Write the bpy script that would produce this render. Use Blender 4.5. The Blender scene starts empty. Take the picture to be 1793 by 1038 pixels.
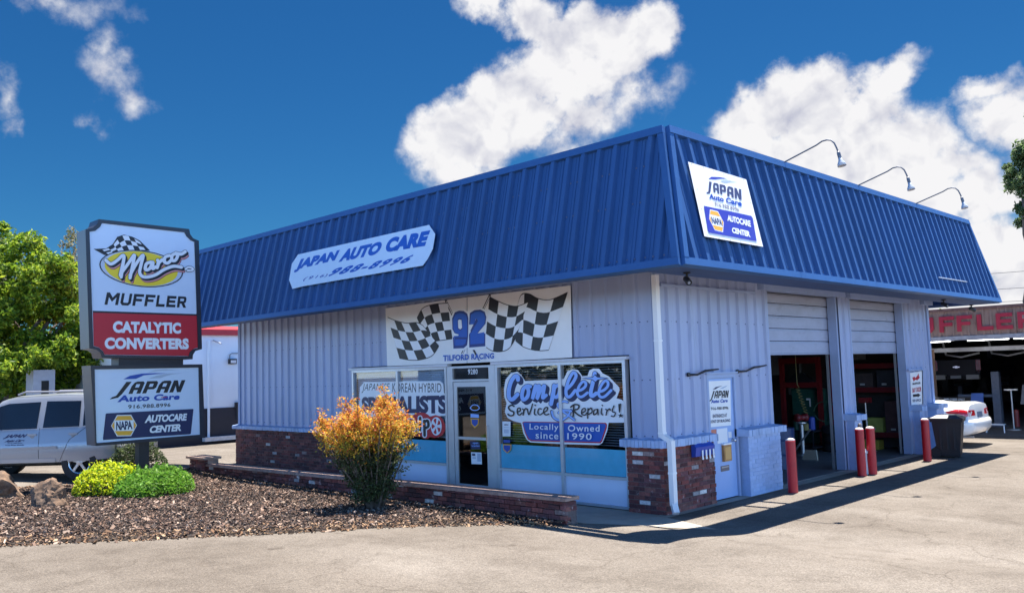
import bpy, bmesh, math, random
from mathutils import Vector, Matrix, noise, geometry
R = math.radians
random.seed(7)
SC = bpy.context.scene
COL = SC.collection

# ------------------------------------------------------------------ camera
PW, PH, FPX = 1793.0, 1038.0, 1499.673
CAM = Vector((7.696, -10.88, 2.2))
yaw, pitch, roll = 0.7803, 0.0884, -0.0310
_f0 = Vector((-math.sin(yaw), math.cos(yaw), 0)); _r0 = Vector((math.cos(yaw), math.sin(yaw), 0)); _u0 = Vector((0, 0, 1))
CF = _f0*math.cos(pitch) + _u0*math.sin(pitch)
_u2 = _u0*math.cos(pitch) - _f0*math.sin(pitch)
CR = _r0*math.cos(roll) + _u2*math.sin(roll)
CU = _u2*math.cos(roll) - _r0*math.sin(roll)
cd = bpy.data.cameras.new('camera'); cam = bpy.data.objects.new('camera', cd); COL.objects.link(cam)
cd.sensor_fit = 'HORIZONTAL'; cd.sensor_width = 36.0; cd.lens = FPX/PW*36.0
cd.clip_start = 0.1; cd.clip_end = 3000
m = Matrix.Identity(4)
for i in range(3):
    m[i][0] = CR[i]; m[i][1] = CU[i]; m[i][2] = -CF[i]; m[i][3] = CAM[i]
cam.matrix_world = m
SC.camera = cam

def ray(px, py):
    return CF + CR*((px-PW/2)/FPX) - CU*((py-PH/2)/FPX)
def on(px, py, p0, n):
    v = ray(px, py); p0 = Vector(p0); n = Vector(n)
    return CAM + v*((p0-CAM).dot(n)/v.dot(n))

# ------------------------------------------------------------------ sun, sky, exposure
SUNV = Vector((-0.050, 0.28, 1.0)).normalized()       # towards the sun
sd = bpy.data.lights.new('sun', 'SUN'); sun = bpy.data.objects.new('sun', sd); COL.objects.link(sun)
sd.energy = 5.0; sd.angle = R(0.5); sd.color = (1.0, 0.95, 0.87)
sun.rotation_euler = SUNV.to_track_quat('Z', 'Y').to_euler(); sun.location = (0, 0, 60)
vs = SC.view_settings
SC.display_settings.display_device = 'sRGB'
vs.view_transform = 'Standard'; vs.look = 'None'; vs.gamma = 1; vs.use_curve_mapping = False
vs.exposure = 1.6
world = bpy.data.worlds.new('World'); SC.world = world; world.use_nodes = True
world.cycles.sampling_method = 'MANUAL'; world.cycles.sample_map_resolution = 512
WN, WL = world.node_tree.nodes, world.node_tree.links
WN.clear()
def wn(t, **kw):
    n = WN.new(t)
    for k, v in kw.items(): setattr(n, k, v)
    return n
def wmath(op, a, b=None, c=None, clamp=False):
    n = wn('ShaderNodeMath', operation=op, use_clamp=clamp)
    for i, x in enumerate((a, b, c)):
        if x is None: continue
        if isinstance(x, (int, float)): n.inputs[i].default_value = x
        else: WL.new(x, n.inputs[i])
    return n.outputs[0]
sky = wn('ShaderNodeTexSky', sky_type='NISHITA')
sky.sun_disc = False; sky.sun_elevation = math.asin(SUNV.z); sky.sun_rotation = math.atan2(SUNV.x, SUNV.y)
sky.air_density = 1.0; sky.dust_density = 0.35; sky.ozone_density = 4.0; sky.altitude = 400
hs = wn('ShaderNodeHueSaturation'); hs.inputs['Saturation'].default_value = 1.22; hs.inputs['Value'].default_value = 1.0
WL.new(sky.outputs[0], hs.inputs['Color'])
geo = wn('ShaderNodeTexCoord')
sep = wn('ShaderNodeSeparateXYZ'); WL.new(geo.outputs['Generated'], sep.inputs[0])
az = wmath('ARCTAN2', sep.outputs[0], sep.outputs[1]); el = wmath('ARCSINE', sep.outputs[2])
cmb = wn('ShaderNodeCombineXYZ'); WL.new(az, cmb.inputs[0]); WL.new(el, cmb.inputs[1])
# domain warp so that the outlines of the clouds are ragged
nw = wn('ShaderNodeTexNoise'); nw.inputs['Scale'].default_value = 11; nw.inputs['Detail'].default_value = 7; nw.inputs['Roughness'].default_value = 0.6
WL.new(geo.outputs['Generated'], nw.inputs['Vector'])
vsub = wn('ShaderNodeVectorMath', operation='SUBTRACT'); WL.new(nw.outputs['Color'], vsub.inputs[0]); vsub.inputs[1].default_value = (0.5, 0.5, 0.5)
vsc = wn('ShaderNodeVectorMath', operation='SCALE'); WL.new(vsub.outputs[0], vsc.inputs[0]); vsc.inputs['Scale'].default_value = 0.085
vad = wn('ShaderNodeVectorMath', operation='ADD'); WL.new(cmb.outputs[0], vad.inputs[0]); WL.new(vsc.outputs[0], vad.inputs[1])
# cloud masses: azimuth and elevation of each, its half sizes, its lean and its thickness
CLOUDS = [
 (815, 245, 130, 105, 22, 1.05), (890, 190, 160, 100, 33, 1.25), (1000, 115, 150, 90, 30, 1.2), (1095, 65, 115, 75, 12, 1.1), (1030, 200, 150, 75, 35, 0.50), (1120, 165, 110, 70, 20, 0.46),
 (920, 15, 95, 60, -35, 0.75), (870, -20, 110, 60, 0, 0.85), (960, 60, 70, 50, -40, 0.6),
 (1730, 560, 330, 75, 0, 1.3), (1330, 215, 110, 80, 10, 1.0), (1440, 195, 150, 100, 0, 1.3), (1510, 270, 180, 115, -15, 1.2), (1640, 335, 150, 90, -25, 0.9), (1400, 280, 160, 90, 0, 1.2), (1760, 210, 85, 80, 30, 0.75), (1700, 450, 180, 100, 0, 0.8), (1800, 340, 110, 70, 0, 0.7),
 (1545, 140, 100, 36, 12, 0.62), (1720, 155, 70, 30, 25, 0.5), (1850, 480, 200, 120, 0, 1.0),
 (205, 125, 52, 74, 65, 0.33), (188, 75, 34, 54, 0, 0.25), (172, 205, 42, 34, 0, 0.33), (238, 165, 44, 44, 0, 0.28), (60, -10, 200, 40, 4, 0.30), (-5, 150, 34, 60, 0, 0.24), (5, 205, 26, 34, 0, 0.28)]

def dirang(px, py):
    d = ray(px, py).normalized(); return math.atan2(d.x, d.y), math.asin(d.z)
acc = None
for (px, py, rx, ry, rot, st) in CLOUDS:
    a0, e0 = dirang(px, py)
    mp = wn('ShaderNodeMapping', vector_type='TEXTURE')
    mp.inputs['Location'].default_value = (a0, e0, 0); mp.inputs['Rotation'].default_value = (0, 0, R(rot)); mp.inputs['Scale'].default_value = (rx/FPX, ry/FPX, 1)
    WL.new(vad.outputs[0], mp.inputs['Vector'])
    g = wn('ShaderNodeTexGradient', gradient_type='SPHERICAL'); WL.new(mp.outputs[0], g.inputs[0])
    v = wmath('MULTIPLY', g.outputs['Fac'], st)
    acc = v if acc is None else wmath('MAXIMUM', acc, v)
def puffs(scale, shift=(0, 0, 0)):
    """billows: rounded cells of several sizes, on a slightly stirred direction"""
    a = wn('ShaderNodeVectorMath', operation='ADD'); WL.new(geo.outputs['Generated'], a.inputs[0]); a.inputs[1].default_value = shift
    n = wn('ShaderNodeTexNoise'); n.inputs['Scale'].default_value = scale*1.3; n.inputs['Detail'].default_value = 5; WL.new(a.outputs[0], n.inputs['Vector'])
    b = wn('ShaderNodeVectorMath', operation='MULTIPLY_ADD'); WL.new(n.outputs['Color'], b.inputs[0]); b.inputs[1].default_value = (.9/scale,)*3; WL.new(a.outputs[0], b.inputs[2])
    v = wn('ShaderNodeTexVoronoi', feature='F1'); v.inputs['Scale'].default_value = scale; v.inputs['Detail'].default_value = 2.5; v.inputs['Roughness'].default_value = .55; v.inputs['Lacunarity'].default_value = 2.3
    v.normalize = True
    WL.new(b.outputs[0], v.inputs['Vector']); return v.outputs['Distance']
nd = wn('ShaderNodeTexNoise'); nd.inputs['Scale'].default_value = 24; nd.inputs['Detail'].default_value = 9; nd.inputs['Roughness'].default_value = 0.6
WL.new(geo.outputs['Generated'], nd.inputs['Vector'])
pf = puffs(13)
mixn = wmath('ADD', wmath('MULTIPLY', wmath('SUBTRACT', 0.36, pf), 1.3), wmath('MULTIPLY', wmath('SUBTRACT', nd.outputs['Fac'], 0.54), 1.9))
dn = wmath('ADD', acc, wmath('MULTIPLY', mixn, wmath('MULTIPLY', wmath('ADD', acc, 0.12), 1.15)))
mr = wn('ShaderNodeMapRange', interpolation_type='SMOOTHSTEP'); mr.inputs['From Min'].default_value = 0.07; mr.inputs['From Max'].default_value = 0.47
WL.new(dn, mr.inputs['Value'])
# sunlit crowns of the billows, greyer hollows and undersides
pf2 = puffs(13, (0.006, -0.004, 0.022))
lit = wmath('ADD', wmath('MULTIPLY', wmath('SUBTRACT', pf2, pf), 2.6), 0.62)
nb = wn('ShaderNodeTexNoise'); nb.inputs['Scale'].default_value = 6; nb.inputs['Detail'].default_value = 4; nb.inputs['Roughness'].default_value = 0.5
WL.new(geo.outputs['Generated'], nb.inputs['Vector'])
lit = wmath('ADD', lit, wmath('MULTIPLY', wmath('SUBTRACT', nb.outputs['Fac'], 0.5), 0.9), clamp=True)
cr = wn('ShaderNodeValToRGB')
cr.color_ramp.elements[0].position = 0.05; cr.color_ramp.elements[0].color = (1.62, 1.67, 2.0, 1)
cr.color_ramp.elements[1].position = 0.75; cr.color_ramp.elements[1].color = (2.78, 2.76, 2.80, 1)
WL.new(lit, cr.inputs[0])
mx = wn('ShaderNodeMix', data_type='RGBA'); WL.new(mr.outputs[0], mx.inputs['Factor'])
# deep blue ahead and overhead; low sky elsewhere brightened as added fill for walls
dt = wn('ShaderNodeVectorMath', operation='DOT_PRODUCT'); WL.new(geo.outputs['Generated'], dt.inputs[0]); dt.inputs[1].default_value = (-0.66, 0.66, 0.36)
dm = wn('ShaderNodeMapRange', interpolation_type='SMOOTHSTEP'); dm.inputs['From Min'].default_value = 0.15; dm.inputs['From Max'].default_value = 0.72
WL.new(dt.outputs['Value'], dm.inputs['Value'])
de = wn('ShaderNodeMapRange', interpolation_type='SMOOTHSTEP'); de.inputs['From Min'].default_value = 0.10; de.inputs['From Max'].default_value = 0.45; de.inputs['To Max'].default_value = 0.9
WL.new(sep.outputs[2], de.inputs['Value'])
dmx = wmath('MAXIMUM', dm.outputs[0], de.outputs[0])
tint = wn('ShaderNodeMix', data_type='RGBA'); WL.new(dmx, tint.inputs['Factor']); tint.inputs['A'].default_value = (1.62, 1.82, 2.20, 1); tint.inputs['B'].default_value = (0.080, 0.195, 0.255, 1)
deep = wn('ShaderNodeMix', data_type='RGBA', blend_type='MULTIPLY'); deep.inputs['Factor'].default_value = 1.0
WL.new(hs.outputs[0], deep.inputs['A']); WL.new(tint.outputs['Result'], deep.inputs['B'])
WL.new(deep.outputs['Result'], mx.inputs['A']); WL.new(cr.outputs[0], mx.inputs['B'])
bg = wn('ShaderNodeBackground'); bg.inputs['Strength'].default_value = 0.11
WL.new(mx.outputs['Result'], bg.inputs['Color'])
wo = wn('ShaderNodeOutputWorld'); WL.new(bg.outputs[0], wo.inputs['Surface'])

# ------------------------------------------------------------------ materials
MATS = {}
def mat(name, col, rough=0.6, metal=0.0, var=0.0, vscale=6.0, bump=0.0, bscale=60.0, attr=False, spec=0.5, emit=0.0, coat=0.0,
        stain=None, sscale=1.5, sth=0.6, transl=0.0, stretch=(1, 1, 1)):
    if name in MATS: return MATS[name]
    M = bpy.data.materials.new(name); M.use_nodes = True
    N, L = M.node_tree.nodes, M.node_tree.links
    b = N['Principled BSDF']; out = N['Material Output']
    b.inputs['Roughness'].default_value = rough; b.inputs['Metallic'].default_value = metal
    b.inputs['Specular IOR Level'].default_value = spec; b.inputs['Coat Weight'].default_value = coat
    c4 = (*col, 1)
    b.inputs['Base Color'].default_value = c4
    tc = N.new('ShaderNodeTexCoord'); mp = N.new('ShaderNodeMapping'); mp.inputs['Scale'].default_value = stretch
    L.new(tc.outputs['Object'], mp.inputs['Vector'])
    src = None
    if attr:
        at = N.new('ShaderNodeAttribute'); at.attribute_name = 'Col'; src = at.outputs['Color']
    if var > 0:
        n = N.new('ShaderNodeTexNoise'); n.inputs['Scale'].default_value = vscale; n.inputs['Detail'].default_value = 6; n.inputs['Roughness'].default_value = 0.65
        L.new(mp.outputs[0], n.inputs['Vector'])
        m1 = N.new('ShaderNodeMapRange'); m1.inputs['From Min'].default_value = 0.3; m1.inputs['From Max'].default_value = 0.7
        m1.inputs['To Min'].default_value = 1-var; m1.inputs['To Max'].default_value = 1+var
        L.new(n.outputs['Fac'], m1.inputs['Value'])
        mm = N.new('ShaderNodeVectorMath'); mm.operation = 'SCALE'
        if src is None: mm.inputs[0].default_value = col
        else: L.new(src, mm.inputs[0])
        L.new(m1.outputs[0], mm.inputs['Scale']); src = mm.outputs[0]
    if stain is not None:
        n = N.new('ShaderNodeTexNoise'); n.inputs['Scale'].default_value = sscale; n.inputs['Detail'].default_value = 8; n.inputs['Roughness'].default_value = 0.7
        L.new(mp.outputs[0], n.inputs['Vector'])
        m2 = N.new('ShaderNodeMapRange'); m2.inputs['From Min'].default_value = sth; m2.inputs['From Max'].default_value = sth+0.15
        L.new(n.outputs['Fac'], m2.inputs['Value'])
        mi = N.new('ShaderNodeMix'); mi.data_type = 'RGBA'; L.new(m2.outputs[0], mi.inputs['Factor'])
        if src is None: mi.inputs['A'].default_value = c4
        else: L.new(src, mi.inputs['A'])
        mi.inputs['B'].default_value = (*stain, 1); src = mi.outputs['Result']
    if src is not None: L.new(src, b.inputs['Base Color'])
    if bump > 0:
        n = N.new('ShaderNodeTexNoise'); n.inputs['Scale'].default_value = bscale; n.inputs['Detail'].default_value = 4
        L.new(mp.outputs[0], n.inputs['Vector'])
        bp = N.new('ShaderNodeBump'); bp.inputs['Strength'].default_value = bump; bp.inputs['Distance'].default_value = 0.01
        L.new(n.outputs['Fac'], bp.inputs['Height']); L.new(bp.outputs[0], b.inputs['Normal'])
    if emit > 0:
        b.inputs['Emission Color'].default_value = c4; b.inputs['Emission Strength'].default_value = emit
    if transl > 0:
        t = N.new('ShaderNodeBsdfTranslucent'); ms = N.new('ShaderNodeMixShader'); ms.inputs[0].default_value = transl
        if src is not None: L.new(src, t.inputs['Color'])
        else: t.inputs['Color'].default_value = c4
        L.new(b.outputs[0], ms.inputs[1]); L.new(t.outputs[0], ms.inputs[2]); L.new(ms.outputs[0], out.inputs['Surface'])
    MATS[name] = M
    return M
def glass_mat(name, tint, refl=1.0, rough=0.02):
    if name in MATS: return MATS[name]
    M = bpy.data.materials.new(name); M.use_nodes = True
    N, L = M.node_tree.nodes, M.node_tree.links
    N.remove(N['Principled BSDF']); out = N['Material Output']
    t = N.new('ShaderNodeBsdfTransparent'); t.inputs['Color'].default_value = (*tint, 1)
    g = N.new('ShaderNodeBsdfGlossy'); g.inputs['Roughness'].default_value = rough
    f = N.new('ShaderNodeLayerWeight'); f.inputs['Blend'].default_value = 0.5      # Schlick reflectance, the same from both sides
    p5 = N.new('ShaderNodeMath'); p5.operation = 'POWER'; p5.inputs[1].default_value = 5.0; L.new(f.outputs['Facing'], p5.inputs[0])
    k = N.new('ShaderNodeMath'); k.operation = 'MULTIPLY_ADD'; k.inputs[1].default_value = 0.93; k.inputs[2].default_value = 0.07*refl; k.use_clamp = True
    L.new(p5.outputs[0], k.inputs[0])
    ms = N.new('ShaderNodeMixShader'); L.new(k.outputs[0], ms.inputs[0]); L.new(t.outputs[0], ms.inputs[1]); L.new(g.outputs[0], ms.inputs[2])
    L.new(ms.outputs[0], out.inputs['Surface'])
    MATS[name] = M
    return M

# ------------------------------------------------------------------ object helpers
ORG = {}
def tag(o, label=None, cat=None, group=None, kind=None):
    if label: o['label'] = label
    if cat: o['category'] = cat
    if group: o['group'] = group
    if kind: o['kind'] = kind
    return o
def thing(name, loc, label, cat, group=None, rotz=0.0, local=False):
    o = bpy.data.objects.new(name, None); COL.objects.link(o)
    o.empty_display_size = 0.2
    o.location = loc; o.rotation_euler = (0, 0, rotz)
    ORG[o.name] = Vector((0, 0, 0)) if local else Vector(loc)
    return tag(o, label, cat, group)
class MB:
    def __init__(s): s.v = []; s.f = []; s.m = []; s.c = []
    def face(s, pts, mi=0, col=None):
        b = len(s.v); s.v.extend([tuple(p) for p in pts]); s.f.append(tuple(range(b, b+len(pts)))); s.m.append(mi); s.c.append(col)
    def mesh(s, vs, fs, mi=0, col=None):
        b = len(s.v); s.v.extend([tuple(p) for p in vs])
        for f in fs: s.f.append(tuple(b+i for i in f)); s.m.append(mi); s.c.append(col)
    def box(s, x0, x1, y0, y1, z0, z1, mi=0, col=None):
        s.mesh([(x0,y0,z0),(x1,y0,z0),(x1,y1,z0),(x0,y1,z0),(x0,y0,z1),(x1,y0,z1),(x1,y1,z1),(x0,y1,z1)],
               [(0,3,2,1),(4,5,6,7),(0,1,5,4),(1,2,6,5),(2,3,7,6),(3,0,4,7)], mi, col)
    def hexa(s, p, mi=0, col=None):      # 8 points ordered as in box
        s.mesh(p, [(0,3,2,1),(4,5,6,7),(0,1,5,4),(1,2,6,5),(2,3,7,6),(3,0,4,7)], mi, col)
    def rbox(s, c, a, b, d, mi=0, col=None):   # centre and three half vectors
        c, a, b, d = Vector(c), Vector(a), Vector(b), Vector(d)
        s.hexa([c-a-b-d, c+a-b-d, c+a+b-d, c-a+b-d, c-a-b+d, c+a-b+d, c+a+b+d, c-a+b+d], mi, col)
    def bar(s, p, q, w, h, up=(0, 0, 1), mi=0, col=None):
        p, q = Vector(p), Vector(q); d = (q-p); L_ = d.length; d.normalize(); up = Vector(up)
        a = d.cross(up)
        if a.length < 1e-4: a = d.cross(Vector((1, 0, 0)))
        a.normalize(); b = a.cross(d)
        s.rbox((p+q)/2, d*(L_/2), a*(w/2), b*(h/2), mi, col)
    def tube(s, pts, r, n=8, mi=0, col=None, cap=True):
        pts = [Vector(p) for p in pts]; rs = r if isinstance(r, (list, tuple)) else [r]*len(pts)
        rings = []; ref = None
        for i, p in enumerate(pts):
            d = (pts[min(i+1, len(pts)-1)]-pts[max(i-1, 0)]).normalized()
            if ref is None:
                ref = d.orthogonal().normalized()
            ref = (ref - d*ref.dot(d))
            if ref.length < 1e-5: ref = d.orthogonal()
            ref.normalize(); b = d.cross(ref)
            rings.append([p + (ref*math.cos(2*math.pi*k/n) + b*math.sin(2*math.pi*k/n))*rs[i] for k in range(n)])
        vs = [q for g in rings for q in g]; fs = []
        for i in range(len(rings)-1):
            for k in range(n): fs.append((i*n+k, i*n+(k+1) % n, (i+1)*n+(k+1) % n, (i+1)*n+k))
        if cap:
            fs.append(tuple(range(n-1, -1, -1))); fs.append(tuple((len(rings)-1)*n+k for k in range(n)))
        s.mesh(vs, fs, mi, col)
    def lathe(s, prof, c, n=20, ax=(0, 0, 1), mi=0, col=None, cap=True):
        ax = Vector(ax).normalized(); u = ax.orthogonal().normalized(); w = ax.cross(u); c = Vector(c)
        vs = []; fs = []
        for (r, z) in prof:
            for k in range(n):
                a = 2*math.pi*k/n; vs.append(c + ax*z + (u*math.cos(a)+w*math.sin(a))*r)
        for i in range(len(prof)-1):
            for k in range(n): fs.append((i*n+k, i*n+(k+1) % n, (i+1)*n+(k+1) % n, (i+1)*n+k))
        if cap and prof[0][0] > 1e-5: fs.append(tuple(range(n-1, -1, -1)))
        if cap and prof[-1][0] > 1e-5: fs.append(tuple((len(prof)-1)*n+k for k in range(n)))
        s.mesh(vs, fs, mi, col)
    def prism(s, poly, fn, w0, w1, mi=0, col=None):
        n = len(poly)
        vs = [fn(u, v, w0) for u, v in poly] + [fn(u, v, w1) for u, v in poly]
        fs = [tuple(range(n-1, -1, -1)), tuple(range(n, 2*n))] + [(i, (i+1) % n, n+(i+1) % n, n+i) for i in range(n)]
        s.mesh(vs, fs, mi, col)
    def build(s, name, mats, parent=None, smooth=False, loc=None, fix=True, merge=False):
        me = bpy.data.meshes.new(name)
        o0 = Vector((0, 0, 0))
        if parent is not None: o0 = ORG[parent.name]
        elif loc is not None: o0 = Vector(loc)
        me.from_pydata([(v[0]-o0.x, v[1]-o0.y, v[2]-o0.z) for v in s.v], [], s.f)
        if not isinstance(mats, (list, tuple)): mats = [mats]
        for M in mats: me.materials.append(M)
        me.polygons.foreach_set('material_index', s.m)
        if any(c is not None for c in s.c):
            ca = me.color_attributes.new('Col', 'FLOAT_COLOR', 'CORNER'); buf = []
            for f, c in zip(s.f, s.c):
                c = c or (0.5, 0.5, 0.5); buf.extend((c[0], c[1], c[2], 1.0)*len(f))
            ca.data.foreach_set('color', buf)
        if smooth: me.polygons.foreach_set('use_smooth', [True]*len(s.f))
        me.update()
        if fix or merge:
            bm = bmesh.new(); bm.from_mesh(me)
            if merge: bmesh.ops.remove_doubles(bm, verts=bm.verts, dist=1e-4)
            if fix: bmesh.ops.recalc_face_normals(bm, faces=bm.faces)
            bm.to_mesh(me); bm.free()
        o = bpy.data.objects.new(name, me); COL.objects.link(o)
        if parent is not None: o.parent = parent
        elif loc is not None: o.location = loc
        ORG[o.name] = o0
        return o
def copy_tree(o, parent=None):
    c = o.copy(); COL.objects.link(c)
    ORG[c.name] = ORG.get(o.name, Vector((0, 0, 0)))
    if parent is not None: c.parent = parent
    for ch in [x for x in bpy.data.objects if x.parent == o]: copy_tree(ch, c)
    return c
def sstep(t):
    t = min(1, max(0, t)); return t*t*(3-2*t)
def hgt(x, y):
    return .17*sstep((-y-.4)/1.9) + .2*sstep((-y-2.3)/6) + .10*sstep((-x-8.6)/3.2)

# ------------------------------------------------------------------ lettering and sign art
_txt = {}
def text_mesh(s, bold=0.0, spacing=1.0):
    k = (s, bold, spacing)
    if k in _txt: return _txt[k]
    cu = bpy.data.curves.new('lettering_source', 'FONT'); cu.body = s; cu.offset = bold; cu.space_character = spacing; cu.resolution_u = 4
    ob = bpy.data.objects.new('lettering_source', cu); COL.objects.link(ob)
    dg = bpy.context.evaluated_depsgraph_get(); me = bpy.data.meshes.new_from_object(ob.evaluated_get(dg))
    V = [(v.co.x, v.co.y) for v in me.vertices]; F = [tuple(p.vertices) for p in me.polygons]
    x0 = min(v[0] for v in V); x1 = max(v[0] for v in V); y0 = min(v[1] for v in V); y1 = max(v[1] for v in V)
    V = [((x-x0)/(x1-x0), (y-y0)/(y1-y0)) for x, y in V]
    bpy.data.objects.remove(ob); bpy.data.curves.remove(cu); bpy.data.meshes.remove(me)
    _txt[k] = (V, F); return V, F
def homog(q):      # unit square (bl, br, tr, tl) to quad
    (x0, y0), (x1, y1), (x2, y2), (x3, y3) = q
    dx1, dx2, dx3 = x1-x2, x3-x2, x0-x1+x2-x3
    dy1, dy2, dy3 = y1-y2, y3-y2, y0-y1+y2-y3
    det = dx1*dy2-dx2*dy1
    g = (dx3*dy2-dx2*dy3)/det; h = (dx1*dy3-dx3*dy1)/det
    a, b, c = x1-x0+g*x1, x3-x0+h*x3, x0
    d, e, f = y1-y0+g*y1, y3-y0+h*y3, y0
    return lambda u, v: ((a*u+b*v+c)/(g*u+h*v+1), (d*u+e*v+f)/(g*u+h*v+1))
def spline(pts, n=8, closed=False):
    out = []; N = len(pts)
    rng = N if closed else N-1
    for i in range(rng):
        p0 = pts[(i-1) % N] if (closed or i > 0) else pts[0]; p1 = pts[i]; p2 = pts[(i+1) % N]
        p3 = pts[(i+2) % N] if (closed or i+2 < N) else pts[-1]
        for k in range(n):
            t = k/n
            out.append(tuple(0.5*(2*p1[j]+(p2[j]-p0[j])*t+(2*p0[j]-5*p1[j]+4*p2[j]-p3[j])*t*t+(3*p1[j]-p0[j]-3*p2[j]+p3[j])*t**3) for j in (0, 1)))
    if not closed: out.append(tuple(pts[-1]))
    return out
class Art:
    """Sign art traced from a crop (origin ox, oy, scale) of the photograph on the sign's own plane."""
    def __init__(s, ox, oy, sc, p0, n):
        s.ox, s.oy, s.sc = ox, oy, sc; s.p0 = Vector(p0); s.n = Vector(n).normalized(); s.mbs = {}; s.k = 0
    def P(s, x, y, lift):
        return on(s.ox+x/s.sc, s.oy+y/s.sc, s.p0+s.n*lift, s.n)
    def L(s):
        s.k += 1; return 0.002 + s.k*0.00035
    def mb(s, key):
        if key not in s.mbs: s.mbs[key] = MB()
        return s.mbs[key]
    def fill(s, key, poly, holes=(), curve=False, lift=None):
        if curve: poly = spline(poly, 6, True)
        l = s.L() if lift is None else lift; mb = s.mb(key)
        loops = [[Vector((x, y, 0)) for x, y in poly]] + [[Vector((x, y, 0)) for x, y in h] for h in holes]
        flat = [p for lp in loops for p in lp]
        tris = geometry.tessellate_polygon(loops)
        mb.mesh([s.P(p.x, p.y, l) for p in flat], [tuple(t) for t in tris])
        return l
    def stroke(s, key, pts, w, smooth=True, lift=None, w1=None):
        l = s.L() if lift is None else lift; mb = s.mb(key)
        c = spline(pts, 7) if smooth and len(pts) > 2 else [tuple(p) for p in pts]
        Lp, Rp = [], []; n = len(c)
        for i, p in enumerate(c):
            a = c[max(i-1, 0)]; b = c[min(i+1, n-1)]
            dx, dy = b[0]-a[0], b[1]-a[1]; d = math.hypot(dx, dy) or 1
            ww = w if w1 is None else w+(w1-w)*i/(n-1)
            nx, ny = -dy/d*ww/2, dx/d*ww/2
            Lp.append((p[0]+nx, p[1]+ny)); Rp.append((p[0]-nx, p[1]-ny))
        vs = [s.P(x, y, l+.00018*i/n) for i, (x, y) in enumerate(Lp)]+[s.P(x, y, l+.00018*i/n) for i, (x, y) in enumerate(Rp)]
        mb.mesh(vs, [(i, i+1, n+i+1, n+i) for i in range(n-1)])
        for e, (p, ww) in enumerate(((c[0], w), (c[-1], w1 or w))):
            mb.mesh([s.P(p[0]+math.cos(2*math.pi*k/12)*ww/2, p[1]+math.sin(2*math.pi*k/12)*ww/2, l-0.00012*(e+1)) for k in range(12)], [tuple(range(12))])
        return l
    def text(s, key, st, quad, bold=0.0, spacing=1.0, shear=0.0, lift=None):
        V, F = text_mesh(st, bold, spacing); H = homog(quad); l = s.L() if lift is None else lift
        s.mb(key).mesh([s.P(*H(u+shear*(v-0.5), v), l) for u, v in V], F)
    def flag(s, keys, top, bot, rows, cols, first=0):
        T = spline(top, 6); B = spline(bot, 6)
        def at(c, t):
            ls = [0]
            for i in range(1, len(c)): ls.append(ls[-1]+math.dist(c[i], c[i-1]))
            d = t*ls[-1]
            for i in range(1, len(c)):
                if ls[i] >= d-1e-9:
                    k = (d-ls[i-1])/max(1e-9, ls[i]-ls[i-1]); return (c[i-1][0]+(c[i][0]-c[i-1][0])*k, c[i-1][1]+(c[i][1]-c[i-1][1])*k)
            return c[-1]
        l = s.L()
        for r in range(rows):
            for c in range(cols):
                sub = 4; up, dn = [], []
                for k in range(sub+1):
                    u = (c+k/sub)/cols; a = at(T, u); b = at(B, u)
                    up.append((a[0]+(b[0]-a[0])*r/rows, a[1]+(b[1]-a[1])*r/rows)); dn.append((a[0]+(b[0]-a[0])*(r+1)/rows, a[1]+(b[1]-a[1])*(r+1)/rows))
                mb = s.mb(keys[(r+c+first) % 2])
                mb.mesh([s.P(x, y, l) for x, y in up]+[s.P(x, y, l) for x, y in dn], [(k, k+1, sub+1+k+1, sub+1+k) for k in range(sub)])
    def done(s, parent, name='lettering', keymats=None):
        """all the paint of a sign in one flat mesh"""
        mb = MB(); mats = []
        for i, (k, q) in enumerate(s.mbs.items()):
            mats.append(MATS[k] if isinstance(k, str) else k); b = len(mb.v); mb.v += q.v
            for f in q.f: mb.f.append(tuple(b+j for j in f)); mb.m.append(i); mb.c.append(None)
        return mb.build(name, mats, parent, fix=False)
# ------------------------------------------------------------------ materials of the place
wall_blue = mat('wall_blue_paint', (0.32, 0.375, 0.55), 0.45, var=0.10, vscale=1.6, stain=(0.25, 0.29, 0.41), sscale=3.4, sth=0.57, stretch=(1, 1, 0.14))
screw_m = mat('screw_head', (.10, .12, .20), .5)
trim_blue = mat('trim_blue_paint', (0.31, 0.39, 0.58), 0.5, var=0.06, vscale=4)
roof_blue = mat('roof_blue_metal', (0.021, 0.080, 0.232), 0.55, metal=0.0, var=0.12, vscale=1.2, spec=0.35, stain=(0.038, 0.108, 0.27), sscale=2.6, sth=0.56, stretch=(1, 1, 0.16))
_b = roof_blue.node_tree.nodes['Principled BSDF']; _b.inputs['Sheen Weight'].default_value = 0.0; _b.inputs['Sheen Roughness'].default_value = 0.35; _b.inputs['Sheen Tint'].default_value = (.55, .75, 1, 1)      # chalky old paint
roof_trim = mat('roof_trim_metal', (0.028, 0.096, 0.265), 0.5, var=0.08, vscale=3, spec=0.3)
under_mat = mat('underside_paint', (0.03, 0.07, 0.19), 0.7, var=0.1)
pale_trim = mat('pale_trim', (0.62, 0.63, 0.68), 0.55, var=0.07, vscale=5)
alu = mat('window_aluminium', (0.52, 0.54, 0.58), 0.38, metal=0.5, var=0.05, vscale=8)
brick_mat = mat('used_brick', (0.2, 0.07, 0.05), 0.9, attr=True, var=0.34, vscale=22, bump=0.6, bscale=80, stain=(0.46, 0.40, 0.39), sscale=11, sth=0.595)
mortar = mat('mortar', (0.13, 0.095, 0.09), 0.95, var=0.25, vscale=30)
cap_blue = mat('cap_blue_paint', (0.33, 0.44, 0.66), 0.6, attr=True, var=0.08, vscale=14, bump=0.2)
white_mat = mat('white_paint', (0.80, 0.81, 0.83), 0.5, var=0.03)
panel_pale = mat('panel_pale_blue', (0.62, 0.68, 0.84), 0.45, var=0.03, vscale=2)
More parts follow.
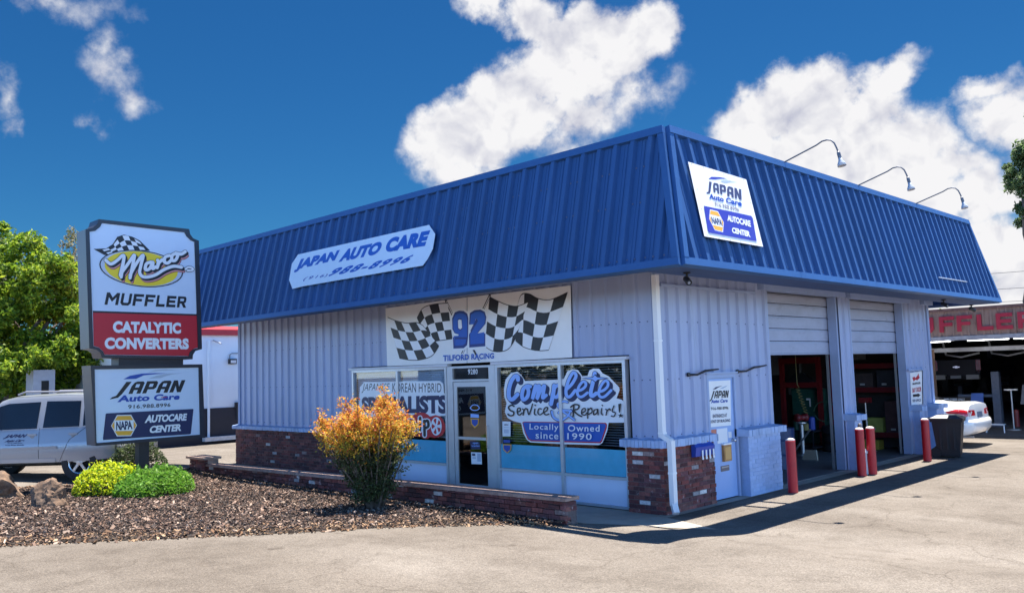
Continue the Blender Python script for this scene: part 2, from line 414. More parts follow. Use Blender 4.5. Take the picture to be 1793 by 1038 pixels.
film = mat('cyan_window_film', (0.10, 0.42, 0.62), 0.10, var=0.10, vscale=2.5, spec=0.6)
garage_mat = mat('garage_door_paint', (0.33, 0.36, 0.47), 0.55, var=0.1, vscale=3, stain=(0.25, 0.27, 0.34), sscale=2.4, sth=0.56, stretch=(1, 0.6, 1.6))
rubber = mat('black_rubber', (0.012, 0.012, 0.014), 0.7)
black_metal = mat('black_metal', (0.012, 0.013, 0.018), 0.45)
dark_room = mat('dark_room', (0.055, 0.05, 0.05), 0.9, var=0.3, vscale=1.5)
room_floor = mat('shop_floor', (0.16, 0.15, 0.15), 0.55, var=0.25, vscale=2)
blind_mat = mat('window_blind', (0.42, 0.43, 0.46), 0.6)
blind_sky_pale = mat('sky_pale_window_blind', (0.62, 0.68, 0.76), 0.6)  # paler than the other blinds: sky reflection put into the colour
pane_glass = glass_mat('shop_window_glass', (0.86, 0.89, 0.92), 0.9)
door_glass = glass_mat('door_glass', (0.34, 0.35, 0.38), 1.5)
chrome = mat('chrome', (0.7, 0.7, 0.72), 0.18, metal=1.0)
steel = mat('galvanised_steel', (0.45, 0.46, 0.48), 0.4, metal=0.7, var=0.1)

# ------------------------------------------------------------------ ground, apron, planting bed
asphalt = bpy.data.materials.new('old_asphalt'); asphalt.use_nodes = True
def make_asphalt(M):
    N, L = M.node_tree.nodes, M.node_tree.links; b = N['Principled BSDF']
    tc = N.new('ShaderNodeTexCoord')
    def noi(sc, det, rough=0.6):
        n = N.new('ShaderNodeTexNoise'); n.inputs['Scale'].default_value = sc; n.inputs['Detail'].default_value = det; n.inputs['Roughness'].default_value = rough
        L.new(tc.outputs['Object'], n.inputs['Vector']); return n.outputs['Fac']
    def ramp(s, a, b2, ca, cb):
        r = N.new('ShaderNodeValToRGB'); r.color_ramp.elements[0].position = a; r.color_ramp.elements[1].position = b2
        r.color_ramp.elements[0].color = (*ca, 1); r.color_ramp.elements[1].color = (*cb, 1); L.new(s, r.inputs[0]); return r.outputs[0]
    def mul(x, y, f=1.0):
        m = N.new('ShaderNodeMix'); m.data_type = 'RGBA'; m.blend_type = 'MULTIPLY'; m.inputs['Factor'].default_value = f
        L.new(x, m.inputs['A']); L.new(y, m.inputs['B']); return m.outputs['Result']
    base = ramp(noi(0.35, 8, 0.62), 0.35, 0.68, (0.142, 0.124, 0.106), (0.196, 0.175, 0.153))
    blot = ramp(noi(1.7, 7, 0.7), 0.36, 0.52, (0.80, 0.79, 0.78), (1, 1, 1))
    fine = ramp(noi(55, 5, 0.8), 0.33, 0.66, (0.78, 0.77, 0.76), (1.17, 1.16, 1.15))
    vor = N.new('ShaderNodeTexVoronoi'); vor.inputs['Scale'].default_value = 85; L.new(tc.outputs['Object'], vor.inputs['Vector'])
    ag = ramp(vor.outputs['Color'], 0.15, 0.95, (0.70, 0.69, 0.68), (1.28, 1.26, 1.24))
    c = mul(mul(mul(base, blot), fine), ag)
    # hairline cracks and old oil drips
    vc = N.new('ShaderNodeTexVoronoi'); vc.feature = 'DISTANCE_TO_EDGE'; vc.inputs['Scale'].default_value = 0.33
    wv = N.new('ShaderNodeTexNoise'); wv.inputs['Scale'].default_value = 1.6; wv.inputs['Detail'].default_value = 6; L.new(tc.outputs['Object'], wv.inputs['Vector'])
    wm = N.new('ShaderNodeMix'); wm.data_type = 'RGBA'; wm.blend_type = 'LINEAR_LIGHT'; wm.inputs['Factor'].default_value = 0.35; L.new(tc.outputs['Object'], wm.inputs['A']); L.new(wv.outputs['Color'], wm.inputs['B'])
    L.new(wm.outputs['Result'], vc.inputs['Vector'])
    c = mul(c, ramp(vc.outputs['Distance'], 0.001, 0.006, (0.66, 0.64, 0.62), (1, 1, 1)), 0.7)
    vd = N.new('ShaderNodeTexVoronoi'); vd.inputs['Scale'].default_value = 0.8; L.new(wm.outputs['Result'], vd.inputs['Vector'])
    c = mul(c, ramp(vd.outputs['Distance'], 0.03, 0.09, (0.62, 0.60, 0.58), (1, 1, 1)))
    # the swept, darker wheel paths along the drive
    mp = N.new('ShaderNodeMapping'); mp.inputs['Rotation'].default_value = (0, 0, R(-48)); mp.inputs['Scale'].default_value = (0.10, 0.9, 1)
    L.new(tc.outputs['Object'], mp.inputs[0])
    n2 = N.new('ShaderNodeTexNoise'); n2.inputs['Scale'].default_value = 0.8; n2.inputs['Detail'].default_value = 5; L.new(mp.outputs[0], n2.inputs['Vector'])
    c = mul(c, ramp(n2.outputs['Fac'], 0.36, 0.62, (0.86, 0.84, 0.82), (1.06, 1.06, 1.06)))
    L.new(c, b.inputs['Base Color']); b.inputs['Roughness'].default_value = 0.92; b.inputs['Specular IOR Level'].default_value = 0.25
    bp = N.new('ShaderNodeBump'); bp.inputs['Strength'].default_value = 0.55; bp.inputs['Distance'].default_value = 0.012
    L.new(vor.outputs['Distance'], bp.inputs['Height']); L.new(bp.outputs[0], b.inputs['Normal'])
make_asphalt(asphalt)
def grid_axis(spec):
    out = []
    for a, b, st in spec:
        n = max(1, round((b-a)/st)); out += [a+(b-a)*i/n for i in range(n)]
    return out+[spec[-1][1]]
gx = grid_axis([(-900, -100, 200), (-100, -30, 14), (-30, -12, 2), (-12, -7.5, 0.5), (-7.5, 30, 3.0), (30, 100, 20), (100, 900, 200)])
gy = grid_axis([(-900, -100, 200), (-100, -20, 16), (-20, -9, 2), (-9, -2.3, 0.5), (-2.3, -0.4, 0.19), (-0.4, 0, 0.4), (0, 60, 10), (60, 900, 210)])
mb = MB()
vs = [(x, y, hgt(x, y)) for y in gy for x in gx]; nx = len(gx)
mb.mesh(vs, [(j*nx+i, j*nx+i+1, (j+1)*nx+i+1, (j+1)*nx+i) for j in range(len(gy)-1) for i in range(nx-1)])
ground = mb.build('parking_lot', asphalt, smooth=True, fix=False); tag(ground, kind='structure')

def sheet(name, poly, m, lift, step=0.35):
    """a flat sheet over the ground, cut fine enough to follow its slope"""
    bm = bmesh.new(); f = bm.faces.new([bm.verts.new((x, y, 0)) for x, y in poly])
    xs = [p[0] for p in poly]; ys = [p[1] for p in poly]
    x = min(xs)+step
    while x < max(xs):
        bmesh.ops.bisect_plane(bm, geom=bm.verts[:]+bm.edges[:]+bm.faces[:], plane_co=(x, 0, 0), plane_no=(1, 0, 0)); x += step
    y = min(ys)+step
    while y < max(ys):
        bmesh.ops.bisect_plane(bm, geom=bm.verts[:]+bm.edges[:]+bm.faces[:], plane_co=(0, y, 0), plane_no=(0, 1, 0)); y += step
    for v in bm.verts: v.co.z = hgt(v.co.x, v.co.y)+lift
    bmesh.ops.recalc_face_normals(bm, faces=bm.faces)
    if bm.faces and sum(f.normal.z for f in bm.faces) < 0: bmesh.ops.reverse_faces(bm, faces=bm.faces)
    me = bpy.data.meshes.new(name); bm.to_mesh(me); bm.free(); me.materials.append(m)
    o = bpy.data.objects.new(name, me); COL.objects.link(o); ORG[o.name] = Vector((0, 0, 0)); return o
concrete = mat('apron_concrete', (0.36, 0.31, 0.25), 0.9, var=0.13, vscale=3, stain=(0.34, 0.30, 0.26), sscale=1.6, sth=0.57, bump=0.2)
apron = sheet('concrete_apron', [(-4.9, -0.02), (-4.9, -1.9), (0.1, -1.95), (0.42, -1.55), (1.30, -0.62), (0.22, -0.21), (0.05, -0.02)], concrete, 0.006)
tag(apron, kind='structure')
sill = sheet('door_threshold_strip', [(0.0, -0.2), (0.24, -0.2), (0.24, 11.6), (0.0, 11.6)], concrete, 0.012, 1.0); tag(sill, kind='structure')
BED = [(0.02, -2.34), (-0.39, -2.49), (-0.91, -2.83), (-1.65, -3.71), (-2.24, -5.07), (-2.95, -6.59), (-3.81, -7.89), (-5.2, -9.9), (-7.0, -12.2), (-10.0, -11.5),
       (-10.35, -8.0), (-10.2, -6.2), (-9.95, -4.9), (-10.5, -3.4), (-11.1, -2.3), (-11.0, -2.12), (0.02, -2.12)]
mulch_soil = mat('mulch_soil', (0.030, 0.019, 0.014), 0.95, var=0.5, vscale=18, bump=0.8, bscale=40)
bed = sheet('planting_bed', BED, mulch_soil, 0.012); tag(bed, kind='structure')
def in_poly(x, y, P):
    c = False; j = len(P)-1
    for i in range(len(P)):
        if (P[i][1] > y) != (P[j][1] > y) and x < (P[j][0]-P[i][0])*(y-P[i][1])/(P[j][1]-P[i][1])+P[i][0]: c = not c
        j = i
    return c
def edge_dist(x, y, P):
    d = 9
    for i in range(len(P)):
        a, b = Vector(P[i]), Vector(P[(i+1) % len(P)]); p = Vector((x, y)); ab = b-a
        t = max(0, min(1, (p-a).dot(ab)/ab.dot(ab))); d = min(d, (p-a-ab*t).length)
    return d
chip_mat = mat('bark_chip', (0.2, 0.1, 0.06), 0.9, attr=True)
rng = random.Random(11); mb = MB()
pal = [(0.075, 0.042, 0.028), (0.12, 0.068, 0.045), (0.19, 0.115, 0.080), (0.30, 0.195, 0.140), (0.026, 0.016, 0.012), (0.15, 0.082, 0.052), (0.40, 0.29, 0.22), (0.048, 0.028, 0.021), (0.034, 0.022, 0.018)]
cnt = 0
while cnt < 42000:
    x = rng.uniform(-11.1, 0.1); y = rng.uniform(-11, -2.0)
    if y < -8.2 and rng.random() < 0.8: continue
    ins = in_poly(x, y, BED)
    ed = edge_dist(x, y, BED) if (not ins or y < -2.4) else 9
    if not ins and (ed > 0.16 or rng.random() < ed*6.0 or not (y < -2.4 and x > -7)): continue
    cnt += 1
    L_ = rng.uniform(0.007, 0.022)*(1 if rng.random() < .85 else 2.2); w = L_*rng.uniform(0.22, 0.6); a = rng.uniform(0, 6.28); t = rng.gauss(0, 0.4); t2 = rng.gauss(0, 0.5)
    d = Vector((math.cos(a), math.sin(a), t)).normalized()*L_; e = Vector((-math.sin(a), math.cos(a), t2)).normalized()*w
    up = d.cross(e).normalized()*rng.uniform(0.003, 0.008)
    c = Vector((x, y, hgt(x, y)+0.018+min(.018, ed*.06)+rng.uniform(0, 0.022) if ins else hgt(x, y)+0.008))
    k = rng.choice(pal); g = rng.uniform(0.65, 1.15)*(0.82+.34*noise.noise(Vector((x*1.1, y*1.1, 0))))
    if rng.random() < 0.75*max(0, 1-ed/0.55): k = rng.choice([(0.36, 0.22, 0.12), (0.42, 0.28, 0.17), (0.27, 0.145, 0.075), (0.22, 0.12, 0.06)])
    q = [c-d-e+up, c+d-e*0.7+up, c+d*0.9+e+up, c-d*0.8+e*0.8+up, c-d-e-up, c+d-e*0.7-up, c+d*0.9+e-up, c-d*0.8+e*0.8-up]
    mb.mesh(q, [(0, 1, 2, 3), (0, 4, 5, 1), (1, 5, 6, 2), (2, 6, 7, 3), (3, 7, 4, 0)], 0, (k[0]*g, k[1]*g, k[2]*g))
chips = mb.build('bark_mulch', chip_mat, fix=False); tag(chips, 'brown bark mulch chips covering the planting bed', 'mulch', kind='stuff')

# ------------------------------------------------------------------ brickwork
BR = [(0.150, 0.040, 0.036), (0.190, 0.050, 0.042), (0.110, 0.034, 0.034), (0.215, 0.068, 0.056), (0.135, 0.050, 0.054), (0.085, 0.032, 0.034), (0.19, 0.075, 0.062)]
WH = [(0.46, 0.42, 0.42), (0.35, 0.31, 0.31), (0.52, 0.48, 0.46), (0.24, 0.17, 0.16)]
brng = random.Random(5)
def bricks(mb, fn, u0, u1, z0, z1, depth=0.06, bw=0.205, bh=0.067, pale=0.09, joint=0.010, rag=0.012, dark=1.0):
    """fn(u, z, out) -> point; each brick a small box a little out of line with its neighbours"""
    z = z0; row = 0
    while z < z1-0.02:
        zt = min(z+bh, z1); u = u0 - (bw/2 if row % 2 else 0)
        while u < u1-0.01:
            a, b = max(u, u0)+joint/2, min(u+bw, u1)-joint/2
            if b-a > 0.02:
                c = brng.choice(WH) if brng.random() < pale else brng.choice(BR); g = brng.uniform(0.75, 1.3)*dark
                o = brng.uniform(0, rag); r1, r2 = (brng.uniform(0, rag) if abs(a-u0) < 0.05 else 0), (brng.uniform(0, rag) if abs(b-u1) < 0.05 else 0)
                a -= r1; b += r2; s = brng.uniform(-0.003, 0.003)
                zz0, zz1 = z+joint/2+s, zt-joint/2+s
                p = [fn(a, zz0, -depth), fn(b, zz0, -depth), fn(b, zz0, o), fn(a, zz0, o), fn(a, zz1, -depth), fn(b, zz1, -depth), fn(b, zz1, o), fn(a, zz1, o)]
                mb.hexa(p, 0, (c[0]*g, c[1]*g, c[2]*g))
            u += bw
        z += bh; row += 1
def rowlock(mb, fn, u0, u1, z0, z1, o0, o1, bw=0.075, col=(0.33, 0.44, 0.66)):
    u = u0
    while u < u1-0.01:
        b = min(u+bw, u1); g = brng.uniform(0.88, 1.1); dz = brng.uniform(-0.004, 0.004); do = brng.uniform(-0.006, 0.006)
        p = [fn(u+.004, z0+dz, o0), fn(b-.004, z0+dz, o0), fn(b-.004, z0+dz, o1+do), fn(u+.004, z0+dz, o1+do), fn(u+.004, z1+dz+.012, o0), fn(b-.004, z1+dz+.012, o0), fn(b-.004, z1+dz-.01, o1+do), fn(u+.004, z1+dz-.01, o1+do)]
        mb.hexa(p, 0, tuple(x*g for x in col)); u = b
FR = lambda u, z, o: (u, -o, z)          # front wall: u = x, out = -y
SD = lambda u, z, o: (o, u, z)           # side wall: u = y, out = +x

# ------------------------------------------------------------------ the repair shop
LW, WD, WM = 13.14, 11.62, 12.03          # front length, side length, far mansard line
OB, OT, HB, HT = 1.54, 1.08, 3.52, 5.49
shop = thing('auto_repair_shop', (0, 0, 0), 'pale blue ribbed metal repair shop with dark blue mansard roof and brick base', 'repair shop')
def part(mb, name, m, parent=None, **kw): return mb.build(name, m, parent if parent is not None else shop, **kw)
def ribbed(mb, fn, u0, u1, z0, z1, pitch=0.305, h=0.040, phase=0.0, screws=()):
    """trapezoid ribbed sheet with a flat backing"""
    prof = [(0, 0), (0.185, 0), (0.212, h), (0.282, h), (0.305, 0)]
    us = []; k = math.floor((u0-phase)/pitch)
    while phase+k*pitch < u1:
        for a, o in prof: us.append((phase+k*pitch+a*pitch/0.305, o))
        k += 1
    pts = []
    for i in range(len(us)-1):
        (a, oa), (b, ob_) = us[i], us[i+1]
        if b <= u0 or a >= u1 or b-a < 1e-6: continue
        ca, cb = max(a, u0), min(b, u1)
        ia = oa+(ob_-oa)*(ca-a)/(b-a); ib = oa+(ob_-oa)*(cb-a)/(b-a)
        mb.face([fn(ca, z0, ia), fn(cb, z0, ib), fn(cb, z1, ib), fn(ca, z1, ia)])
    for zs in screws:      # rows of fixing screws beside the ribs
        k = math.floor((u0-phase)/pitch)
        while phase+k*pitch < u1:
            for a in (.165, .02):
                u = phase+k*pitch+a
                if u0+.02 < u < u1-.02 and z0 < zs < z1: mb.hexa([fn(u-.009, zs-.009, .0), fn(u+.009, zs-.009, .0), fn(u+.009, zs-.009, .008), fn(u-.009, zs-.009, .008), fn(u-.009, zs+.009, .0), fn(u+.009, zs+.009, .0), fn(u+.009, zs+.009, .008), fn(u-.009, zs+.009, .008)], 1)
            k += 1
    mb.hexa([fn(u0, z0, -.12), fn(u1, z0, -.12), fn(u1, z0, -.006), fn(u0, z0, -.006), fn(u0, z1, -.12), fn(u1, z1, -.12), fn(u1, z1, -.006), fn(u0, z1, -.006)])
HWT = 3.82
Y1a, Y1b, Y2a, Y2b = 3.46, 6.42, 7.01, 10.02
mb = MB()
SCR = (1.16, 2.02, 2.92)
ribbed(mb, FR, -LW, -8.10, 1.08, HWT, screws=SCR); ribbed(mb, FR, -8.10, -0.52, 2.42, HWT, screws=SCR); ribbed(mb, FR, -0.52, 0.0, 1.08, HWT, screws=SCR)
part(mb, 'wall', [wall_blue, screw_m], fix=False)
mb = MB()
ribbed(mb, SD, 0.0, 1.30, 1.08, HWT, phase=.1, screws=SCR); ribbed(mb, SD, 1.30, 2.20, 2.09, HWT, phase=.1, screws=SCR); ribbed(mb, SD, 2.20, Y1a, 1.10, HWT, phase=.1, screws=SCR)
ribbed(mb, SD, Y1a, Y1b, 3.55, HWT, phase=.1); ribbed(mb, SD, Y1b, Y2a, 0.02, HWT, phase=.1); ribbed(mb, SD, Y2a, Y2b, 3.55, HWT, phase=.1); ribbed(mb, SD, Y2b, WD, 0.02, HWT, phase=.1, screws=SCR)
part(mb, 'wall', [wall_blue, screw_m], fix=False)
for b_ in ((-LW, -.13, WD-.1, WD, 0, HWT), (-LW, -LW+.12, .13, WD-.12, 0, HWT)):
    mb = MB(); mb.box(*b_); part(mb, 'wall', wall_blue)
# thin trims of the metal walls
mb = MB()
for b_ in ((-.055, .034, -.034, .055, 1.1, HWT), (-LW-.03, -LW+.06, -.034, .05, 1.05, HWT), (.005, .034, WD-.09, WD+.03, 0.02, HWT), (.0, .065, .12, 3.0, 3.46, 3.50), (-6.0, -.60, -.065, .0, 3.66, 3.70)):
    mb = MB(); mb.box(*b_); part(mb, 'wall_trim', trim_blue)
for b_ in ((.0, .13, 3.20, 6.62, 3.548, 3.80), (.0, .13, 6.86, 10.2, 3.548, 3.80), (.0, .13, 11.1, 11.7, 3.548, 3.80)):
    mb = MB(); mb.box(*b_); part(mb, 'door_hood', trim_blue)

# brick base: left of the windows, the corner pier and the short return on the side
mb = MB(); bricks(mb, lambda u, z, o: (u, -.085-o, z), -LW-.05, -8.12, 0.0, 0.98, pale=.035, dark=.9)
part(mb, 'brick_base', brick_mat)
mb = MB()
bricks(mb, lambda u, z, o: (u, -.085-o, z), -.58, .10, 0.0, 1.0, pale=.05)
bricks(mb, lambda u, z, o: (.10+o, u, z), -.07, 1.32, 0.0, 1.0, pale=.05)
part(mb, 'brick_base', brick_mat)
mb = MB(); mb.box(-LW-.045, -8.125, -.083, -.002, 0, .98); part(mb, 'mortar_bed', mortar); mb = MB(); mb.box(-.575, .095, -.083, -.004, 0, .995); mb.box(.0, .098, -.002, 1.315, 0, .995)
part(mb, 'mortar_bed', mortar)
mb = MB()
rowlock(mb, FR, -LW-.12, -8.08, .98, 1.07, .0, .16); part(mb, 'brick_cap', cap_blue); mb = MB(); rowlock(mb, FR, -.66, .14, 1.0, 1.12, .0, .17); rowlock(mb, SD, -.10, 1.36, 1.0, 1.12, .0, .17)
part(mb, 'brick_cap', cap_blue)
# painted brick piers beside the bays
mb = MB()
def painted(fn, u0, u1, z0, z1, d):
    z = z0; r = 0
    mb.hexa([fn(u0, z0, .0), fn(u1, z0, .0), fn(u1, z0, d-.007), fn(u0, z0, d-.007), fn(u0, z1, .0), fn(u1, z1, .0), fn(u1, z1, d-.007), fn(u0, z1, d-.007)], 0, (.31, .42, .66))
    while z < z1-.02:
        u = u0-(.1 if r % 2 else 0)
        while u < u1-.01:
            a, b = max(u, u0)+.003, min(u+.205, u1)-.003
            g = brng.uniform(.93, 1.06); zz = min(z+.0675, z1)-.005; o = d+brng.uniform(-.003, .004)
            if b-a > .02: mb.hexa([fn(a, z+.004, .01), fn(b, z+.004, .01), fn(b, z+.004, o), fn(a, z+.004, o), fn(a, zz, .01), fn(b, zz, .01), fn(b, zz, o), fn(a, zz, o)], 0, (.33*g, .44*g, .68*g))
            u += .205
        z += .0675; r += 1
for a, b, e in ((2.24, 3.36, .10), (6.50, 6.86, .08), (10.10, 10.32, .07), (11.2, 11.72, .08)):
    mb = MB(); painted(SD, a, b, 0.0, 1.01, .20); pr = part(mb, 'painted_brick_pier', cap_blue)
    mb = MB(); rowlock(mb, SD, a-e, b+e, 1.012, 1.13, .0, .28, .11); mb.build('cap', cap_blue, pr)

# ---- mansard: ribbed sheet on four sides, hung out from the walls with an open slot behind it
def mansard(P0, S, T, Nn, length, name):
    P0, S, T, Nn = Vector(P0), Vector(S), Vector(T).normalized(), Vector(Nn).normalized()
    SL = math.hypot(OB-OT, HT-HB); ins = (OB-OT)/SL
    fn = lambda s, t, n: P0+S*s+T*t+Nn*n
    def clip(poly):
        for side in (0, 1):
            out = []
            d = (lambda p: p[0]-p[1]*ins) if side == 0 else (lambda p: (length-p[1]*ins)-p[0])
            for i in range(len(poly)):
                a, b = poly[i], poly[(i+1) % len(poly)]; da, db = d(a), d(b)
                if da >= 0: out.append(a)
                if (da >= 0) != (db >= 0):
                    k = da/(da-db); out.append(tuple(a[j]+(b[j]-a[j])*k for j in (0, 1, 2)))
            poly = out
            if len(poly) < 3: return []
        return poly
    h = 0.060; pitch = .305
    prof = [(0, 0), (.060, 0), (.063, .007), (.079, .007), (.082, 0), (.116, 0), (.119, .007), (.135, .007), (.138, 0), (.190, 0), (.214, h), (.280, h), (.305, 0)]
    mb = MB(); s = 0.06
    while s < length:
        for i in range(len(prof)-1):
            a, oa = prof[i]; b, o2 = prof[i+1]
            pl = clip([(s+a, 0.0, oa), (s+b, 0.0, o2), (s+b, SL, o2), (s+a, SL, oa)])
            if pl: mb.face([fn(*p) for p in pl])
        s += pitch
    for zs in (.16, .98, 1.52):      # fixing screws along the purlins
        s = 0.06
        while s < length-.3:
            for a in (.15, .02):
                if (s+a) > zs*ins+.12 and (s+a) < length-zs*ins-.12: mb.hexa([fn(s+a-.010, zs-.010, .0), fn(s+a+.010, zs-.010, .0), fn(s+a+.010, zs+.010, .0), fn(s+a-.010, zs+.010, .0), fn(s+a-.010, zs-.010, .009), fn(s+a+.010, zs-.010, .009), fn(s+a+.010, zs+.010, .009), fn(s+a-.010, zs+.010, .009)], 1)
            s += pitch*(1 if zs < .5 else 2)
    q = clip([(0, 0, -.03), (length, 0, -.03), (length, SL, -.03), (0, SL, -.03)]); mb.face([fn(*p) for p in reversed(q)])
    o = part(mb, name, [roof_blue, screw_m], fix=False)
    mb = MB()      # eave strip, top flashing, hip strips
    def strip(t0, t1, n0, n1):
        p = [(t0*ins, t0), (length-t0*ins, t0), (length-t1*ins, t1), (t1*ins, t1)]
        mb.hexa([fn(p[0][0], p[0][1], n0), fn(p[1][0], p[1][1], n0), fn(p[2][0], p[2][1], n0), fn(p[3][0], p[3][1], n0),
                 fn(p[0][0], p[0][1], n1), fn(p[1][0], p[1][1], n1), fn(p[2][0], p[2][1], n1), fn(p[3][0], p[3][1], n1)])
    strip(-.015, .085, -.045, .062); strip(SL-.085, SL+.03, -.045, .075)
    for sgn in (0, 1):
        def e(t, w): return t*ins+w if sgn == 0 else length-t*ins-w
        a, b = .087, SL-.087
        mb.hexa([fn(e(a, 0), a, .004), fn(e(a, .10), a, .004), fn(e(b, .10), b, .004), fn(e(b, 0), b, .004), fn(e(a, 0), a, .066), fn(e(a, .10), a, .066), fn(e(b, .10), b, .066), fn(e(b, 0), b, .066)])
    mb.build('roof_trim', roof_trim, o)
    return fn
X0, X1, Yn, Yf = -LW-OB, OB, -OB, WM
k1 = OB-OT; k2 = HT-HB
MF = mansard((X0, Yn, HB), (1, 0, 0), (0, k1, k2), (0, -k2, k1), X1-X0, 'mansard_panel')
MS = mansard((X1, Yn, HB), (0, 1, 0), (-k1, 0, k2), (k2, 0, k1), Yf-Yn, 'mansard_panel')
mansard((X1, Yf, HB), (-1, 0, 0), (0, -k1, k2), (0, k2, k1), 9.0, 'mansard_panel')
mb = MB()      # flat ledge that closes the bottom of the mansard
mb.box(.83, OB-.03, Yn+.03, Yf-.03, HB-.012, HB+.05); mb.box(X0+.03, .83, -1.44, -1.30, HB-.012, HB+.05); mb.box(X1-8.9, .83, Yf-.15, Yf-.03, HB-.012, HB+.05)
part(mb, 'soffit', under_mat)
mb = MB(); mb.box(-LW-.16, .36, -1.16, WD+.05, HWT+.004, HWT+.10)
part(mb, 'roof_deck', mat('roof_gravel', (0.30, 0.30, 0.30), .9, var=.15))
br = []
for x in (-.42, -3.6, -6.9, -7.25, -10.2, -12.9):
    mb = MB(); mb.prism([(0, HWT-.02), (-1.31, HB+.055), (-1.31, HB+.16), (0, HWT+.003)], lambda u, v, w, x=x: (x+w, u, v), -.05, .05); part(mb, 'bracket', pale_trim)
for y in (-.2, 2.42, 2.95, 5.2, 7.9, 11.4):
    mb = MB(); mb.prism([(0, HWT-.10), (.84, HB+.055), (.84, HB+.13), (0, HWT+.003)], lambda u, v, w, y=y: (u, y+w, v), -.045, .045); part(mb, 'bracket', pale_trim)

# ---- rooms behind the glass and the bays
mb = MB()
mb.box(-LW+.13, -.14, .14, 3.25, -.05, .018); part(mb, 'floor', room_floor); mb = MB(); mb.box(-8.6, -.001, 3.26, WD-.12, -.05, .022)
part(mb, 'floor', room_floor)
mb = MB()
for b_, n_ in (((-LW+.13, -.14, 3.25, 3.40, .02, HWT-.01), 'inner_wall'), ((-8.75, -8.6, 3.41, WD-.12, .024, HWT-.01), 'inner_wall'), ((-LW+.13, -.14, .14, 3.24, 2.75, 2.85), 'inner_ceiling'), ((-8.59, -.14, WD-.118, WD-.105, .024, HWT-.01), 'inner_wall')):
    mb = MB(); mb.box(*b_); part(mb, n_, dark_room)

# ---- shop windows
def window(x0, xm, x1, zs, blind, bm_, panes_tint):
    mb = MB(); d0, d1 = -.045, .05
    for a, b in ((x0, x0+.06), (xm-.032, xm+.032), (x1-.06, x1)): mb.box(a, b, d0, d1, .02, 2.35)
    for a, b in ((x0+.06, xm-.032), (xm+.032, x1-.06)):
        mb.box(a, b, d0+.003, d1, .02, .055); mb.box(a, b, d0+.003, d1, .465, .51); mb.box(a, b, d0+.003, d1, 2.30, 2.35)
    fr = part(mb, 'window_frame', alu)
    mb = MB(); mb.box(x0-.08, x1+.06, -.075, .04, 2.352, 2.40); mb.build('head_trim', pale_trim, fr)
    for a, b in ((x0+.062, xm-.034), (xm+.034, x1-.062)):
        mb = MB(); mb.box(a, b, .0, .03, .057, .463); mb.build('lower_panel', panel_pale, fr)
        mb = MB(); mb.box(a, b, -.004, .004, .512, 2.298); mb.build('pane', pane_glass, fr)
        mb = MB(); mb.box(a+.005, b-.005, -.0075, -.0045, .515, zs); mb.build('window_film', film, fr)
        mb = MB(); z = zs+.05
        while z < 2.30:
            mb.hexa([(a+.01, .060, z), (b-.01, .060, z), (b-.01, .090, z+blind), (a+.01, .090, z+blind), (a+.01, .060, z+.0016), (b-.01, .060, z+.0016), (b-.01, .090, z+blind+.0016), (a+.01, .090, z+blind+.0016)])
            z += .042
        mb.build('blind', bm_, fr)
    return fr
win_l = window(-8.03, -6.43, -4.87, .93, .036, blind_sky_pale, 0)
win_r = window(-3.53, -1.97, -.58, .93, .010, blind_mat, 0)

# ---- entrance door with the number light above it
mb = MB()
for a, b in ((-4.86, -4.70), (-3.70, -3.54)): mb.box(a, b, -.040, .05, .0, 2.35)
mb.box(-4.70, -3.70, -.040, .05, 2.31, 2.35); mb.box(-4.70, -3.70, -.040, .05, 2.06, 2.10)
ent = part(mb, 'door_frame', alu)
mb = MB(); mb.box(-4.698, -3.702, .0, .01, 2.102, 2.308); mb.build('transom_pane', mat('transom_black', (.01, .01, .012), .08), ent)
mb = MB()
for a, b in ((-4.69, -4.60), (-3.80, -3.71)): mb.box(a, b, -.03, .012, .02, 2.05)
for a, b in ((.02, .16), (1.96, 2.05), (.98, 1.03)): mb.box(-4.60, -3.80, -.03, .012, a, b)
door = part(mb, 'entrance_door', alu)
mb = MB(); mb.box(-4.60, -3.80, -.012, -.004, .16, .98); mb.box(-4.60, -3.80, -.012, -.004, 1.03, 1.96); mb.build('pane', door_glass, door)
mb = MB(); mb.tube([(-3.755, -.03, .85), (-3.755, -.075, .85), (-3.755, -.075, 1.25), (-3.755, -.03, 1.25)], .011, 8); mb.build('handle', chrome, door)

# ---- roll up doors, drawn two thirds open
def roll_door(ya, yb):
    mb = MB(); x = -.19; z = 2.40; n = 0
    while z < 3.52:
        zt = min(z+.235, 3.545)
        mb.hexa([(x-.04, ya, z+.006), (x, ya, z+.006), (x, yb, z+.006), (x-.04, yb, z+.006), (x-.04, ya, zt), (x-.018, ya, zt), (x-.018, yb, zt), (x-.04, yb, zt)])
        mb.hexa([(x-.04, ya, z+.006+.045), (x+.003, ya, z+.051), (x+.003, yb, z+.051), (x-.04, yb, z+.051), (x-.04, ya, zt-.03), (x+.003, ya, zt-.03), (x+.003, yb, zt-.03), (x-.04, yb, zt-.03)])
        z += .24
    mb.box(x-.05, x+.012, ya, yb, 2.375, 2.402)
    o = part(mb, 'garage_door', garage_mat)
    for yy in (ya-.002, yb-.058):
        mb = MB(); mb.box(-.17, .012, yy, yy+.06, .024, 3.545); mb.build('door_jamb', trim_blue, o)
    for yy in (ya+.06, yb-.09):
        mb = MB(); mb.box(-.25, -.20, yy, yy+.03, .03, 2.37); mb.build('door_track', steel, o)
roll_door(Y1a, Y1b); roll_door(Y2a, Y2b)

